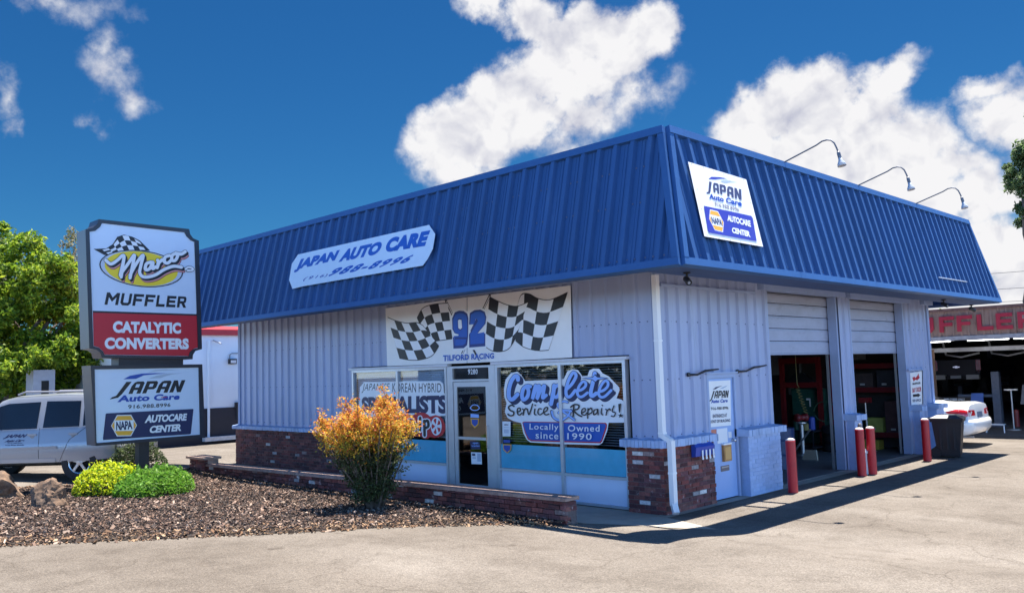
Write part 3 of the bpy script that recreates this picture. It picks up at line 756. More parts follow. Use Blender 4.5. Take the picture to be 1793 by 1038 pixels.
# ---- side door
door_blue = mat('side_door_paint', (0.30, 0.43, 0.72), .4, var=.05, vscale=2)
mb = MB(); mb.box(-.06, .012, 1.36, 2.14, .03, 2.0); sdoor = part(mb, 'side_door', door_blue)
mb = MB(); mb.box(-.06, .045, 1.30, 1.356, .02, 2.07); mb.box(-.06, .045, 2.144, 2.20, .02, 2.07); mb.box(-.06, .045, 1.356, 2.144, 2.004, 2.07); mb.box(.0, .075, 1.26, 2.24, 2.072, 2.10)
mb.build('door_frame', trim_blue, sdoor)
mb = MB(); mb.lathe([(.0, .075), (.026, .07), (.032, .05), (.022, .03), (.012, .02), (.03, .012), (.03, .0)], (.012, 2.05, .96), 14, (1, 0, 0)); mb.build('door_knob', chrome, sdoor, smooth=True)
def flat(name, y0, y1, z0, z1, m, par, x=.0125, t=.004):
    mb = MB(); mb.box(x, x+t, y0, y1, z0, z1); return mb.build(name, m, par)
flat('notice', 1.40, 1.56, 1.02, 1.17, mat('orange_paper', (.62, .20, .12), .6), sdoor)
flat('notice', 1.58, 1.90, .93, 1.17, mat('white_paper', (.78, .78, .80), .6), sdoor)
flat('notice', 1.93, 2.03, 1.0, 1.10, mat('white_paper', (.78, .78, .80), .6), sdoor)
mb = MB(); mb.box(.013, .06, 1.70, 1.93, .63, .90, 0); mb.box(.061, .064, 1.73, 1.90, .66, .86, 1); mb.box(.013, .068, 1.69, 1.94, .90, .925, 2); mb.build('letter_box', [mat('amber_wood', (.42, .20, .06), .5, var=.2), mat('amber_panel', (.62, .34, .10), .4), white_mat], sdoor)
flat('name_plate', 1.64, 1.90, .47, .56, mat('brown_plate', (.16, .12, .12), .5), sdoor, t=.006)
flat('name_plate', 1.66, 1.88, .525, .545, mat('plate_text', (.45, .38, .36), .5), sdoor, x=.019, t=.002)

# ---- downspout on the corner
mb = MB()
mb.box(.035, .115, -.10, -.005, 1.16, 3.62)
mb.bar((.075, -.052, 1.19), (.225, -.045, 1.10), .095, .075); mb.box(.182, .262, -.095, -.0, .16, 1.115); mb.bar((.222, -.052, .20), (.30, -.11, .06), .09, .075)
ds = part(mb, 'downspout', mat('white_downspout', (.74, .75, .78), .45))
for b_ in ((.03, .125, -.106, -.002, 1.21, 1.235), (.03, .125, -.106, -.002, 2.6, 2.625), (.177, .268, -.101, .004, .62, .65)):
    mb = MB(); mb.box(*b_); mb.build('strap', white_mat, ds)
# ------------------------------------------------------------------ sign paints
GL = {'M': [[(0, 0), (.22, 0), (.22, .62), (.5, .25), (.78, .62), (.78, 0), (1, 0), (1, 1), (.78, 1), (.5, .6), (.22, 1), (0, 1)]], 'U': [[(0, 1), (0, .2), (.2, 0), (.8, 0), (1, .2), (1, 1), (.74, 1), (.74, .28), (.68, .22), (.32, .22), (.26, .28), (.26, 1)]],
      'F': [[(0, 0), (.28, 0), (.28, .38), (.86, .38), (.86, .60), (.28, .60), (.28, .77), (1, .77), (1, 1), (0, 1)]], 'L': [[(0, 0), (1, 0), (1, .24), (.28, .24), (.28, 1), (0, 1)]],
      'E': [[(0, 0), (1, 0), (1, .23), (.28, .23), (.28, .39), (.92, .39), (.92, .61), (.28, .61), (.28, .77), (1, .77), (1, 1), (0, 1)]], 'R': [[(0, 0), (.28, 0), (.28, .36), (.45, .36), (.72, 0), (1.04, 0), (.76, .40), (.92, .48), (.96, .58), (.96, .84), (.84, 1), (0, 1)], [(.28, .58), (.66, .58), (.70, .64), (.70, .76), (.66, .80), (.28, .80)]]}
def flatmat(n, c, r=0.45): return mat(n, c, r, var=0.02, vscale=3)
flatmat('ink_white', (.80, .82, .86)); flatmat('ink_black', (.010, .010, .014)); flatmat('ink_navy', (.010, .018, .085)); flatmat('ink_blue', (.012, .065, .38))
flatmat('ink_royal', (.010, .095, .46)); flatmat('ink_deep', (.008, .035, .20)); flatmat('ink_sky', (.28, .46, .90)); flatmat('ink_red', (.52, .012, .025)); flatmat('ink_crimson', (.50, .02, .03))
flatmat('ink_yellow', (.90, .66, .02)); flatmat('ink_gold', (.80, .40, .03)); flatmat('ink_grey', (.42, .50, .62)); flatmat('ink_pink', (.72, .32, .32)); flatmat('ink_brick', (.30, .05, .035)); flatmat('ink_silver', (.55, .60, .70)); flatmat('ink_violet', (.035, .04, .36)); flatmat('ink_slate', (.05, .055, .13))
sign_face = mat('sign_face_white', (.62, .72, .86), .35, var=.025, vscale=2)
sign_white = mat('sign_board_white', (.82, .82, .82), .45, var=.03, vscale=4)

def logo(A, jq, aq, nq, sw, num='916.988.8996', ink='ink_black', blue='ink_blue', numb=.012):
    """JAPAN / Auto Care lettering with two swooshes: quads for the three lines of text, polygons for the swooshes"""
    for key, poly in sw: A.fill(key, poly)
    # heavy italic capitals drawn letter by letter
    H = homog(jq); LT = {'J': ([(.55, 1), (1, 1), (.62, .0), (.42, -.28), (-.22, -.40), (-.10, -.22), (.18, -.12), (.24, .02)], []),
          'A': ([(0, 0), (.0, .62), (.14, .92), (.34, 1), (.84, 1), (1, .88), (1, 0), (.66, 0), (.66, .30), (.34, .30), (.34, 0)], [[(.34, .50), (.66, .50), (.66, .78), (.34, .78)]]),
          'P': ([(0, 0), (0, 1), (.84, 1), (1, .86), (1, .46), (.84, .32), (.34, .32), (.34, 0)], [[(.34, .52), (.66, .52), (.66, .78), (.34, .78)]]),
          'N': ([(0, 0), (0, 1), (.34, 1), (.66, .45), (.66, 1), (1, 1), (1, 0), (.66, 0), (.34, .55), (.34, 0)], [])}
    x = 0.0; n = 5; w = .178; gap = (1-n*w)/(n-1)
    for ch in 'JAPAN':
        pl, hs = LT[ch]; f = lambda p: H(x+p[0]*w, p[1])
        A.fill(ink, [f(p) for p in pl], [[f(p) for p in h] for h in hs]); x += w+gap
    A.text(blue, 'Auto Care', aq, .045, 1.05); A.text(ink, num, nq, numb, 1.08)
def hexbadge(A, c, rx, ry, sk, tilt, tq, bold=.05):
    """yellow six sided emblem on white with a word across it; tilt is the rise per unit of x"""
    cx, cy = c
    def pt(x, y): return (cx+x*rx+y*sk, cy-y*ry+x*rx*tilt)
    hx = [(-1, 0), (-.55, 1), (.55, 1), (1, 0), (.55, -1), (-.55, -1)]
    A.fill('ink_white', [pt(x, y) for x, y in hx])
    A.fill('ink_gold', [pt(-.72, .50), (pt(-.50, .92)), pt(.50, .92), pt(.72, .50)]); A.fill('ink_gold', [pt(-.72, -.50), pt(.72, -.50), pt(.50, -.92), pt(-.50, -.92)])
    A.fill('ink_gold', [pt(-.95, 0), pt(-.74, .44), pt(-.74, -.44)]); A.fill('ink_gold', [pt(.95, 0), pt(.74, .44), pt(.74, -.44)])
    A.text('ink_navy', 'NAPA', tq, bold, .95)

# ---- 1. white board with clipped corners on the front of the mansard
fn_ = Vector((0, -k2, k1)).normalized(); p_ = Vector((0, -OB, HB))
A = Art(480, 380, 5.977, p_+fn_*.10, fn_)
board = [(157, 660), (185, 490), (250, 392), (1622, 82), (1686, 178), (1662, 330), (1606, 440), (1556, 508), (300, 725), (192, 752)]
ctr = A.P(920, 410, 0); t = thing('shop_name_sign', ctr, 'long white board with clipped corners and blue JAPAN AUTO CARE lettering on the mansard', 'sign')
mb = MB(); mb.prism(board, lambda x, y, l: A.P(x, y, l), -.035, 0); mb.build('sign_board', mat('board_pale', (.56, .70, .86), .45, var=.03), t)
for st, q in (('JAPAN', [(222, 578), (640, 478), (668, 348), (238, 450)]), ('AUTO', [(690, 470), (1112, 385), (1128, 252), (712, 345)]), ('CARE', [(1170, 372), (1600, 300), (1614, 140), (1176, 225)])):
    A.text('ink_royal', st, q, .072, 1.04, .10)
A.text('ink_blue', '(916)', [(308, 672), (552, 628), (556, 592), (312, 630)], .01, 1.3, .15)
A.text('ink_royal', '988-8996', [(590, 618), (1428, 472), (1436, 396), (600, 540)], .045, 1.3, .12)
A.done(t)

# ---- 2. white panel on the side of the mansard
sn_ = Vector((k2, 0, k1)).normalized(); p_ = Vector((OB, 0, HB))
A = Art(1180, 260, 5.461, p_+sn_*.10, sn_)
ctr = A.P(500, 530, 0); t = thing('logo_panel_sign', ctr, 'white panel sign with dark logo over purple emblem box bolted on side of blue mansard', 'sign')
mb = MB(); mb.prism([(135, 127), (692, 297), (853, 940), (292, 840)], lambda x, y, l: A.P(x, y, l), -.03, 0); mb.build('sign_board', sign_white, t)
sw = [('ink_violet', [(330, 292), (360, 272), (440, 275), (510, 290), (440, 291), (390, 296)]), ('ink_grey', [(440, 310), (500, 300), (610, 325), (540, 318), (490, 328)])]
logo(A, [(318, 400), (648, 494), (644, 392), (308, 308)], [(338, 480), (650, 556), (648, 500), (336, 430)], [(392, 550), (624, 606), (622, 568), (390, 512)], sw, ink='ink_slate', blue='ink_blue', numb=0)
A.fill('ink_violet', [(286, 548), (740, 645), (755, 668), (792, 888), (340, 806), (326, 790)])
hexbadge(A, (407, 692), 70, 100, -24, .24, [(368, 716), (466, 742), (454, 676), (354, 650)], .03)
A.text('ink_white', 'AUTOCARE', [(512, 692), (738, 752), (730, 690), (510, 634)], .05, .95); A.text('ink_white', 'CENTER', [(556, 806), (734, 850), (726, 792), (556, 752)], .05, .95)
for x, y in ((168, 150), (282, 182), (382, 214), (478, 244), (575, 276), (668, 300), (222, 392), (265, 580), (320, 832), (432, 856), (540, 876), (640, 890), (735, 520), (772, 690)):
    A.stroke('ink_black', [(x, y-6), (x, y+6)], 3, False)
A.done(t)

# ---- 3. chequered flags board over the entrance
A = Art(600, 480, 4.269, (0, -.06, 0), (0, -1, 0))
ctr = A.P(1020, 400, 0); t = thing('flag_board_sign', ctr, 'wide white board with two chequered flags and a blue number 92 over the entrance', 'sign')
mb = MB(); mb.prism([(320, 255), (928, 173), (928, 664), (333, 686)], lambda x, y, l: A.P(x, y, l), -.022, 0); mb.prism([(932, 172), (1704, 84), (1715, 622), (932, 664)], lambda x, y, l: A.P(x, y, l), -.022, 0)
mb.build('sign_board', sign_white, t)
BW = ('ink_white', 'ink_black')
A.stroke('ink_black', [(772, 200), (900, 470)], 16, False); A.stroke('ink_white', [(776, 204), (898, 462)], 6, False)
A.stroke('ink_black', [(1100, 158), (890, 600)], 16, False); A.stroke('ink_white', [(1098, 166), (896, 592)], 6, False)
A.stroke('ink_black', [(930, 480), (1020, 640)], 14, False)
def flagpart(top, bot, rows, cols, first):
    A.fill('ink_black', spline(top, 6)+list(reversed(spline(bot, 6))))     # outline shows round the rim
    def shrink(a, k): return [(x, y+k) for x, y in a]
    A.flag(BW, shrink(top, 6), shrink(bot, -6), rows, cols, first)
flagpart([(555, 322), (600, 250), (680, 222), (785, 212)], [(640, 530), (690, 505), (750, 495), (820, 485)], 4, 4, 1)
flagpart([(335, 318), (400, 345), (480, 362), (555, 358), (600, 380)], [(425, 630), (510, 645), (590, 640), (670, 610), (720, 540)], 4, 5, 0)
flagpart([(1305, 235), (1335, 150), (1395, 145), (1460, 178), (1550, 188), (1682, 132)], [(1292, 500), (1350, 545), (1420, 568), (1480, 574), (1540, 570)], 4, 4, 0)
flagpart([(1098, 165), (1160, 198), (1230, 226), (1305, 236), (1385, 205)], [(1062, 540), (1110, 572), (1170, 582), (1240, 560), (1295, 480)], 4, 4, 1)
nine = ([(838, 285), (870, 272), (905, 275), (932, 295), (940, 330), (938, 470), (930, 530), (905, 552), (828, 556), (824, 470), (862, 468), (868, 450), (836, 440), (820, 410), (818, 330)], [(862, 345), (872, 338), (888, 342), (892, 400), (880, 412), (864, 402)])
two = ([(950, 290), (985, 268), (1030, 264), (1062, 280), (1074, 320), (1068, 370), (1010, 440), (1008, 452), (1066, 442), (1066, 538), (946, 548), (944, 450), (1002, 360), (1006, 330), (990, 330), (985, 372), (944, 376)], [])
def grow(pl, k):
    cx, cy = sum(p[0] for p in pl)/len(pl), sum(p[1] for p in pl)/len(pl); return [(cx+(x-cx)*k, cy+(y-cy)*k) for x, y in pl]
for gl, hole in (nine, two): A.fill('ink_white', grow(gl, 1.12))
for gl, hole in (nine, two): A.fill('ink_deep', gl, [hole] if hole else ())
for gl, hole in (nine, two):      # lighter face inside the dark rim, shade in the lower half
    A.fill('ink_royal', grow(gl, .86), [grow(hole, 1.25)] if hole else ())
for p in ([(838, 470), (930, 470), (926, 520), (905, 540), (836, 545)], [(1000, 330), (1012, 350), (960, 440), (955, 420)]): A.fill('ink_deep', p)
for p in ([(842, 486), (922, 486), (918, 516), (900, 530), (840, 534)],): A.fill('ink_royal', p)
A.text('ink_white', 'TILFORD RACING', [(744, 656), (1138, 634), (1136, 582), (744, 600)], .05, 1.05); A.text('ink_royal', 'TILFORD RACING', [(750, 650), (1132, 630), (1131, 587), (750, 605)], .045, 1.05)
A.done(t)

# ---- 4. side door notice: white board screwed on the door
A = Art(1190, 620, 7.414, (.03, 0, 0), (1, 0, 0))
ctr = A.P(510, 640, 0); t = thing('door_notice_sign', ctr, 'white entrance notice board fixed on the upper half of the pale blue side door', 'sign')
mb = MB(); mb.prism([(352, 350), (658, 335), (668, 920), (372, 948)], lambda x, y, l: A.P(x, y, l), -.012, 0); mb.build('sign_board', sign_white, t)
sw = [('ink_navy', [(428, 460), (470, 425), (560, 405), (500, 432), (470, 452)]), ('ink_grey', [(520, 448), (560, 425), (630, 400), (590, 430), (560, 445)])]
logo(A, [(398, 575), (628, 560), (640, 468), (414, 476)], [(408, 636), (622, 622), (628, 576), (412, 588)], [(408, 726), (632, 712), (632, 676), (408, 686)], sw, num='916-988-8996')
A.text('ink_navy', 'ENTRANCE AT', [(432, 826), (616, 812), (616, 766), (432, 780)], .015); A.text('ink_navy', 'FRONT OF BUILDING', [(378, 896), (658, 874), (658, 836), (378, 856)], .015)
A.done(t)

# ---- 5. notice on the far end of the side wall
A = Art(1590, 500, 3.458, (.05, 0, 0), (1, 0, 0))
ctr = A.P(50, 620, 0); t = thing('arrow_sign', ctr, 'tall white notice with red lines and black arrow beside the far garage bay', 'sign')
mb = MB(); mb.prism([(12, 528), (84, 516), (86, 716), (20, 722)], lambda x, y, l: A.P(x, y, l), -.015, 0); mb.build('sign_board', sign_white, t)
mb = MB(); mb.prism([(4, 506), (98, 504), (98, 512), (4, 516)], lambda x, y, l: A.P(x, y, l), -.05, .05); mb.prism([(90, 512), (98, 512), (100, 716), (92, 716)], lambda x, y, l: A.P(x, y, l), -.05, .01); mb.build('sign_frame', trim_blue, t)
A.fill('ink_crimson', [(26, 556), (40, 550), (44, 560), (56, 545), (64, 530), (66, 548), (72, 556), (56, 572), (44, 568), (34, 580)])
A.text('ink_black', 'MUFFLER', [(28, 600), (76, 594), (76, 582), (28, 588)], .04)
A.text('ink_crimson', 'BAY', [(27, 648), (46, 645), (46, 616), (27, 620)], .03); A.text('ink_crimson', 'DOOR', [(51, 644), (80, 640), (80, 611), (51, 615)], .03)
A.fill('ink_black', [(30, 658), (58, 655), (58, 650), (76, 662), (58, 676), (58, 670), (30, 674)])
A.text('ink_slate', 'SEE OFFICE', [(28, 704), (78, 700), (78, 684), (28, 688)], .02)
A.done(t)

# ---- lettering on the shop windows (painted on the panes)
A = Art(870, 630, 6.4875, (0, -.0045, 0), (0, -1, 0))
A.fill('ink_white', [(85, 420), (80, 330), (100, 220), (160, 150), (230, 132), (275, 165), (320, 238), (700, 222), (760, 215), (800, 130), (860, 105), (920, 112), (955, 160), (970, 185), (1030, 180), (1050, 120), (1090, 98), (1160, 98), (1200, 150), (1270, 185), (1390, 310), (1395, 340), (1360, 435), (1420, 450), (1450, 490), (1475, 620), (1470, 680), (1440, 712), (1270, 712), (1255, 800), (1200, 940), (1160, 965), (760, 955), (380, 935), (340, 905), (300, 830), (276, 715), (180, 690), (120, 655), (90, 590), (110, 490)])
A.fill('ink_crimson', [(288, 708), (310, 698), (1235, 712), (1252, 730), (1250, 770), (1196, 925), (1176, 945), (390, 922), (352, 900), (320, 830)])
A.fill('ink_royal', [(296, 716), (316, 706), (1222, 722), (1240, 742), (1186, 912), (1166, 930), (395, 908), (362, 890), (330, 828)])
C_ = [[(240, 225), (235, 190), (205, 185), (160, 250), (135, 350), (140, 430), (180, 445), (235, 390)],
      [(330, 300), (300, 330), (285, 400), (300, 450), (345, 420), (360, 350), (340, 300), (380, 300)],
      [(440, 290), (420, 360), (405, 440), (440, 340), (480, 290), (475, 350), (455, 440), (500, 340), (540, 290), (530, 360), (520, 430), (560, 400)],
      [(650, 290), (640, 380), (615, 500)], [(630, 400), (660, 310), (710, 290), (710, 370), (680, 420), (640, 410)],
      [(788, 335), (850, 275), (896, 195), (892, 155), (862, 148), (815, 230), (786, 335), (794, 408), (835, 412), (890, 345)],
      [(912, 352), (965, 335), (1006, 298), (1008, 258), (976, 246), (934, 298), (914, 368), (932, 412), (972, 414), (1028, 372)],
      [(1112, 150), (1090, 260), (1066, 370), (1082, 408), (1130, 378)],
      [(1158, 362), (1215, 342), (1258, 298), (1260, 250), (1226, 238), (1180, 298), (1156, 372), (1174, 416), (1224, 414), (1298, 345)]]
CW = [46, 42, 38, 46, 40, 36, 31, 44, 31]
for s, w in zip(C_, CW): A.stroke('ink_navy', [(x+32, y+30) for x, y in s], w+16)
for s, w in zip(C_, CW): A.stroke('ink_navy', [(x+14, y+14) for x, y in s], w+16)
for s, w in zip(C_, CW): A.stroke('ink_navy', s, w+11)
for s, w in zip(C_, CW): A.stroke('ink_sky', s, w)
A.fill('ink_navy', [(955, 208), (1090, 190), (1115, 160), (1150, 190), (1275, 204), (1150, 232), (1120, 260), (1085, 228)]); A.fill('ink_sky', [(985, 208), (1092, 198), (1112, 172), (1140, 198), (1245, 206), (1145, 224), (1118, 246), (1088, 220)])
def brush(strokes, w, key='ink_black'):
    for s in strokes: A.stroke(key, s, w)
brush([[(195, 525), (165, 512), (132, 535), (150, 570), (190, 590), (185, 625), (150, 632), (125, 615)]], 17)
brush([[(232, 590), (265, 575), (262, 545), (235, 555), (232, 600), (255, 625), (285, 600)], [(292, 555), (305, 575), (298, 625)], [(300, 590), (325, 550), (340, 560)],
       [(345, 555), (365, 620), (405, 500)], [(432, 555), (425, 610), (445, 622)], [(432, 512), (440, 516)], [(505, 555), (475, 555), (465, 600), (490, 622), (520, 600)], [(528, 595), (565, 575), (575, 540), (545, 545), (530, 590), (555, 622), (590, 612)]], 14)
brush([[(875, 510), (866, 640)], [(838, 535), (880, 505), (930, 515), (920, 555), (875, 572), (920, 620), (962, 640)]], 17)
brush([[(965, 600), (1000, 580), (1000, 550), (970, 560), (962, 610), (1000, 625), (1020, 600)], [(1035, 550), (1030, 660)], [(1035, 570), (1070, 545), (1080, 590), (1040, 618)], [(1140, 560), (1105, 570), (1100, 620), (1135, 600), (1145, 555), (1150, 620)],
       [(1190, 550), (1185, 600), (1200, 622)], [(1195, 512), (1200, 518)], [(1235, 560), (1250, 570), (1240, 625)], [(1245, 590), (1275, 555), (1290, 570)], [(1330, 520), (1310, 580), (1345, 600), (1330, 640), (1300, 635)]], 14)
A.fill('ink_black', [(1378, 500), (1412, 492), (1398, 598), (1386, 598)]); A.fill('ink_black', [(1375, 622), (1395, 622), (1406, 604), (1414, 624), (1436, 622), (1420, 634), (1432, 652), (1408, 642), (1384, 656), (1392, 634)])
brush([[(800, 480), (760, 470), (690, 500), (720, 560), (800, 620), (880, 680)], [(620, 580), (640, 650), (720, 690), (800, 640), (840, 570)], [(700, 600), (740, 570), (850, 580)]], 30, 'ink_navy')
brush([[(800, 480), (760, 470), (690, 500), (720, 560), (800, 620), (880, 680)], [(625, 585), (645, 650), (720, 686), (800, 640), (838, 575)], [(700, 600), (740, 570), (845, 580)]], 22, 'ink_sky')
for st, q in (('Locally', [(368, 808), (700, 816), (700, 728), (372, 722)]), ('Owned', [(806, 810), (1166, 812), (1168, 738), (808, 736)]), ('since', [(440, 892), (698, 900), (698, 826), (440, 816)]), ('1990', [(800, 900), (1076, 908), (1078, 832), (800, 828)])):
    A.text('ink_white', st, q, .012, 1.15)
A.fill('ink_white', [(62, 696), (155, 698), (155, 868), (64, 866)]); A.text('ink_slate', 'abc', [(84, 742), (132, 744), (132, 722), (84, 720)], .03); A.fill('ink_grey', [(80, 760), (138, 762), (138, 768), (80, 766)]); A.fill('ink_silver', [(80, 785), (135, 786), (135, 830), (80, 830)])
A.fill('ink_blue', [(75, 905), (150, 905), (150, 940), (75, 940)]); A.fill('ink_gold', [(68, 955), (166, 958), (160, 1020), (118, 1060), (74, 1020)]); A.fill('ink_blue', [(76, 965), (156, 968), (152, 1015), (118, 1048), (80, 1012)])
A.done(win_r, 'window_lettering')
A = Art(610, 630, 6.4875, (0, -.0045, 0), (0, -1, 0))
A.fill('ink_white', [(130, 310), (180, 250), (1040, 238), (1080, 270), (1085, 370), (1120, 420), (1135, 500), (1120, 620), (1090, 635), (760, 640), (150, 650), (120, 560)])
for st, q in (('JAPANESE', [(150, 374), (456, 366), (470, 264), (170, 268)]), ('KOREAN', [(500, 366), (768, 368), (768, 262), (500, 262)]), ('HYBRID', [(800, 366), (1056, 366), (1056, 264), (800, 264)])): A.text('ink_black', st, q, .0, 1.05)
A.text('ink_navy', 'SPECIALISTS', [(150, 600), (1128, 610), (1126, 398), (150, 420)], .055, .98)
for s in ([(480, 700), (560, 690), (640, 680), (740, 690), (810, 660), (880, 690), (880, 830)], [(560, 690), (640, 780), (800, 800), (880, 720)]): A.stroke('ink_red', s, 130)
A.stroke('ink_red', [(990, 720), (1010, 770), (980, 790)], 190)
YL_ = [[(540, 700), (580, 780)], [(625, 700), (560, 850)], [(675, 750), (740, 740), (730, 690), (690, 690), (675, 750), (700, 800), (745, 785)], [(815, 655), (812, 800)], [(862, 690), (866, 856)], [(866, 700), (900, 690), (908, 750), (870, 775)]]
for s in YL_: A.stroke('ink_white', s, 56)
for s in YL_: A.stroke('ink_black', s, 30)
cx, cy = 998, 752; A.fill('ink_white', [(cx+62*math.cos(k*math.pi/12), cy+104*math.sin(k*math.pi/12)) for k in range(24)])
for k in range(5):
    a = k*2*math.pi/5-1.9; A.fill('ink_red', [(cx+12*math.cos(a), cy+20*math.sin(a)), (cx+50*math.cos(a-.36), cy+86*math.sin(a-.36)), (cx+54*math.cos(a), cy+92*math.sin(a)), (cx+50*math.cos(a+.36), cy+86*math.sin(a+.36))])
A.done(win_l, 'window_lettering')
for part_ in range(5):      # stickers on the entrance door glass
    A = Art(780, 620, 3.461, (0, -.0125, 0), (0, -1, 0))
    if part_ == 0:
        A.fill('ink_navy', [(148, 525), (208, 530), (212, 575), (155, 575)]); A.text('ink_sky', 'Auto Service Rewards', [(158, 560), (206, 560), (206, 548), (158, 548)], .02); A.text('ink_sky', 'open', [(165, 546), (198, 546), (198, 534), (165, 534)], .02)
    if part_ == 1:
        A.fill('ink_white', [(155, 592), (218, 595), (221, 666), (158, 664)]); A.fill('ink_slate', [(160, 600), (180, 601), (181, 615), (161, 614)]); A.fill('ink_grey', [(192, 600), (214, 601), (216, 650), (193, 648)]); A.fill('ink_grey', [(162, 622), (184, 623), (184, 632), (162, 630)])
    if part_ == 2:
        A.fill('ink_sky', [(152, 360), (202, 364), (202, 385), (152, 382)]); A.fill('ink_gold', [(152, 388), (203, 390), (200, 425), (178, 448), (155, 422)]); A.fill('ink_blue', [(158, 394), (198, 396), (195, 422), (178, 438), (160, 420)])
    if part_ == 3:
        A.stroke('ink_sky', [(150, 325), (165, 308), (190, 308), (205, 325), (190, 338), (165, 338), (150, 325)], 5)
    if part_ == 4:
        A.fill('ink_white', [(246, 360), (262, 362), (264, 470), (248, 468)])
    A.done(door, 'sticker')
A = Art(780, 620, 3.461, (0, -.001, 0), (0, -1, 0)); A.text('ink_white', '9280', [(136, 122), (195, 120), (195, 90), (136, 90)], .012, 1.05); A.done(ent, 'house_number')

# ---- pole sign by the drive: two cabinets on one post
xs = -9.0
A1 = Art(100, 360, 2.36, (xs, 0, 0), (1, 0, 0))
base = Vector((-9.22, -4.08, hgt(-9.22, -4.08)))
ps = thing('pole_sign', base, 'black framed pole sign with two white cabinets standing in the planting bed', 'sign')
mb = MB(); mb.box(-9.31, -9.13, -4.18, -3.98, base.z-.1, 2.75); mb.box(-9.42, -9.05, -4.60, -3.35, 2.52, 2.74); mb.build('post', mat('sign_post_steel', (.022, .020, .024), .5, var=.2), ps)
cab = mat('cabinet_black', (.014, .016, .028), .38, var=.15); cab_side = mat('cabinet_side', (.030, .036, .058), .4, var=.12, vscale=4, stretch=(1, 1, .2))
def cabinet(outer, inner, face_key, name):
    p = [A1.P(x, y, 0) for x, y in outer]; q = [A1.P(x, y, 0) for x, y in inner]; n = len(p); D = Vector((-.46, 0, 0)); mb = MB()
    i1 = [v+Vector((-.025, 0, 0)) for v in q]
    for i in range(n):
        j = (i+1) % n
        mb.face([p[i], p[j], q[j], q[i]], 0); mb.face([q[i], q[j], i1[j], i1[i]], 0); mb.face([p[i]+Vector((-.06, 0, 0)), p[j]+Vector((-.06, 0, 0)), p[j], p[i]], 0)
        mb.face([p[i]+D, p[j]+D, p[j]+Vector((-.06, 0, 0)), p[i]+Vector((-.06, 0, 0))], 1)
    mb.face([v+D for v in p], 0)
    c = mb.build(name, [cab, cab_side], ps)
    mb = MB(); mb.face([v for v in i1]); f = mb.build('sign_face', face_key, c, fix=False)
    return c
up_o = [(137, 105), (158, 92), (170, 74), (172, 56), (546, 97), (550, 118), (562, 135), (586, 145), (599, 592), (572, 600), (562, 615), (560, 634), (185, 628), (180, 606), (168, 592), (149, 584)]
up_i = [(134, 108), (158, 104), (178, 88), (186, 72), (528, 110), (536, 126), (552, 142), (569, 150), (583, 588), (564, 592), (550, 604), (544, 622), (196, 616), (190, 602), (172, 586), (150, 580)]
up_o = [(117, 98), (148, 92), (166, 76), (172, 56), (546, 97), (550, 118), (562, 135), (586, 145), (599, 592), (572, 600), (562, 615), (560, 634), (185, 628), (178, 606), (162, 594), (133, 590)]
cb = cabinet(up_o, up_i, sign_face, 'upper_cabinet')
lo_o = [(142, 664), (600, 656), (610, 958), (150, 985)]; lo_i = [(155, 676), (586, 668), (592, 945), (163, 980)]
lo_o = [(138, 660), (600, 655), (612, 958), (160, 992)]
cl = cabinet(lo_o, lo_i, sign_face, 'lower_cabinet')
A = Art(100, 360, 2.36, (xs-.0235, 0, 0), (1, 0, 0))
A.fill('ink_black', [(147, 434), (578, 448), (579, 455), (148, 442)]); A.fill('ink_red', [(148, 442), (579, 455), (583, 586), (564, 591), (550, 603), (544, 621), (196, 615), (190, 601), (172, 585), (151, 579)])
A.done(cb, 'face_panel')
A = Art(150, 550, 8.965, (xs-.021, 0, 0), (1, 0, 0))
A.text('ink_white', 'CATALYTIC', [(428, 292), (1496, 306), (1496, 132), (428, 106)], .06, 1.05); A.text('ink_white', 'CONVERTERS', [(296, 548), (1620, 552), (1616, 378), (300, 362)], .06, 1.05)
A.done(cb)
A = Art(140, 390, 6.105, (xs-.0235, 0, 0), (1, 0, 0))
H_ = homog([(262, 874), (1132, 908), (1132, 790), (272, 742)]); x_ = 0
for ch in 'MUFFLER':
    w_ = .150 if ch == 'M' else .122 if ch not in 'L' else .11
    pl = GL[ch]; f_ = lambda q: [H_(x_+u*w_+.018*v, v) for u, v in q]; A.fill('ink_black', f_(pl[0]), [f_(h) for h in pl[1:]])
    x_ += w_+.0215
A.fill('ink_black', [(145, 280), (280, 275), (350, 230), (400, 150), (470, 128), (560, 150), (640, 190), (750, 300), (640, 300), (480, 300), (330, 350), (260, 345)])
A.flag(('ink_white', 'ink_black'), [(240, 290), (330, 262), (385, 200), (440, 145), (500, 138), (570, 165), (640, 205)], [(300, 335), (380, 318), (440, 300), (520, 292), (600, 292), (660, 290), (700, 292)], 3, 7, 0)
el_ = lambda rx, ry, k=36: [(655+rx*math.cos(a*2*math.pi/k)+ry*.0*math.sin(a*2*math.pi/k), 490+ry*math.sin(a*2*math.pi/k)+rx*.10*math.cos(a*2*math.pi/k)) for a in range(k)]
A.fill('ink_black', el_(448, 195)); A.fill('ink_silver', el_(435, 184)); A.fill('ink_yellow', el_(392, 182))
M_ = [[(275, 400), (330, 440), (400, 400), (455, 350), (470, 380), (430, 560)], [(470, 380), (440, 580)], [(440, 540), (520, 430), (580, 345), (570, 420), (535, 590)], [(535, 560), (600, 440), (675, 345), (650, 460), (640, 540), (690, 580), (800, 560), (900, 500), (1000, 465), (1085, 475)],
      [(760, 420), (710, 440), (700, 500), (745, 490), (780, 420), (775, 490), (810, 470)], [(830, 400), (840, 430), (825, 480)], [(832, 440), (880, 395), (895, 410)], [(955, 350), (910, 370), (905, 420), (940, 430), (975, 400)], [(1020, 330), (985, 350), (985, 400), (1020, 400), (1045, 350), (1020, 325), (1080, 335), (1125, 310)]]
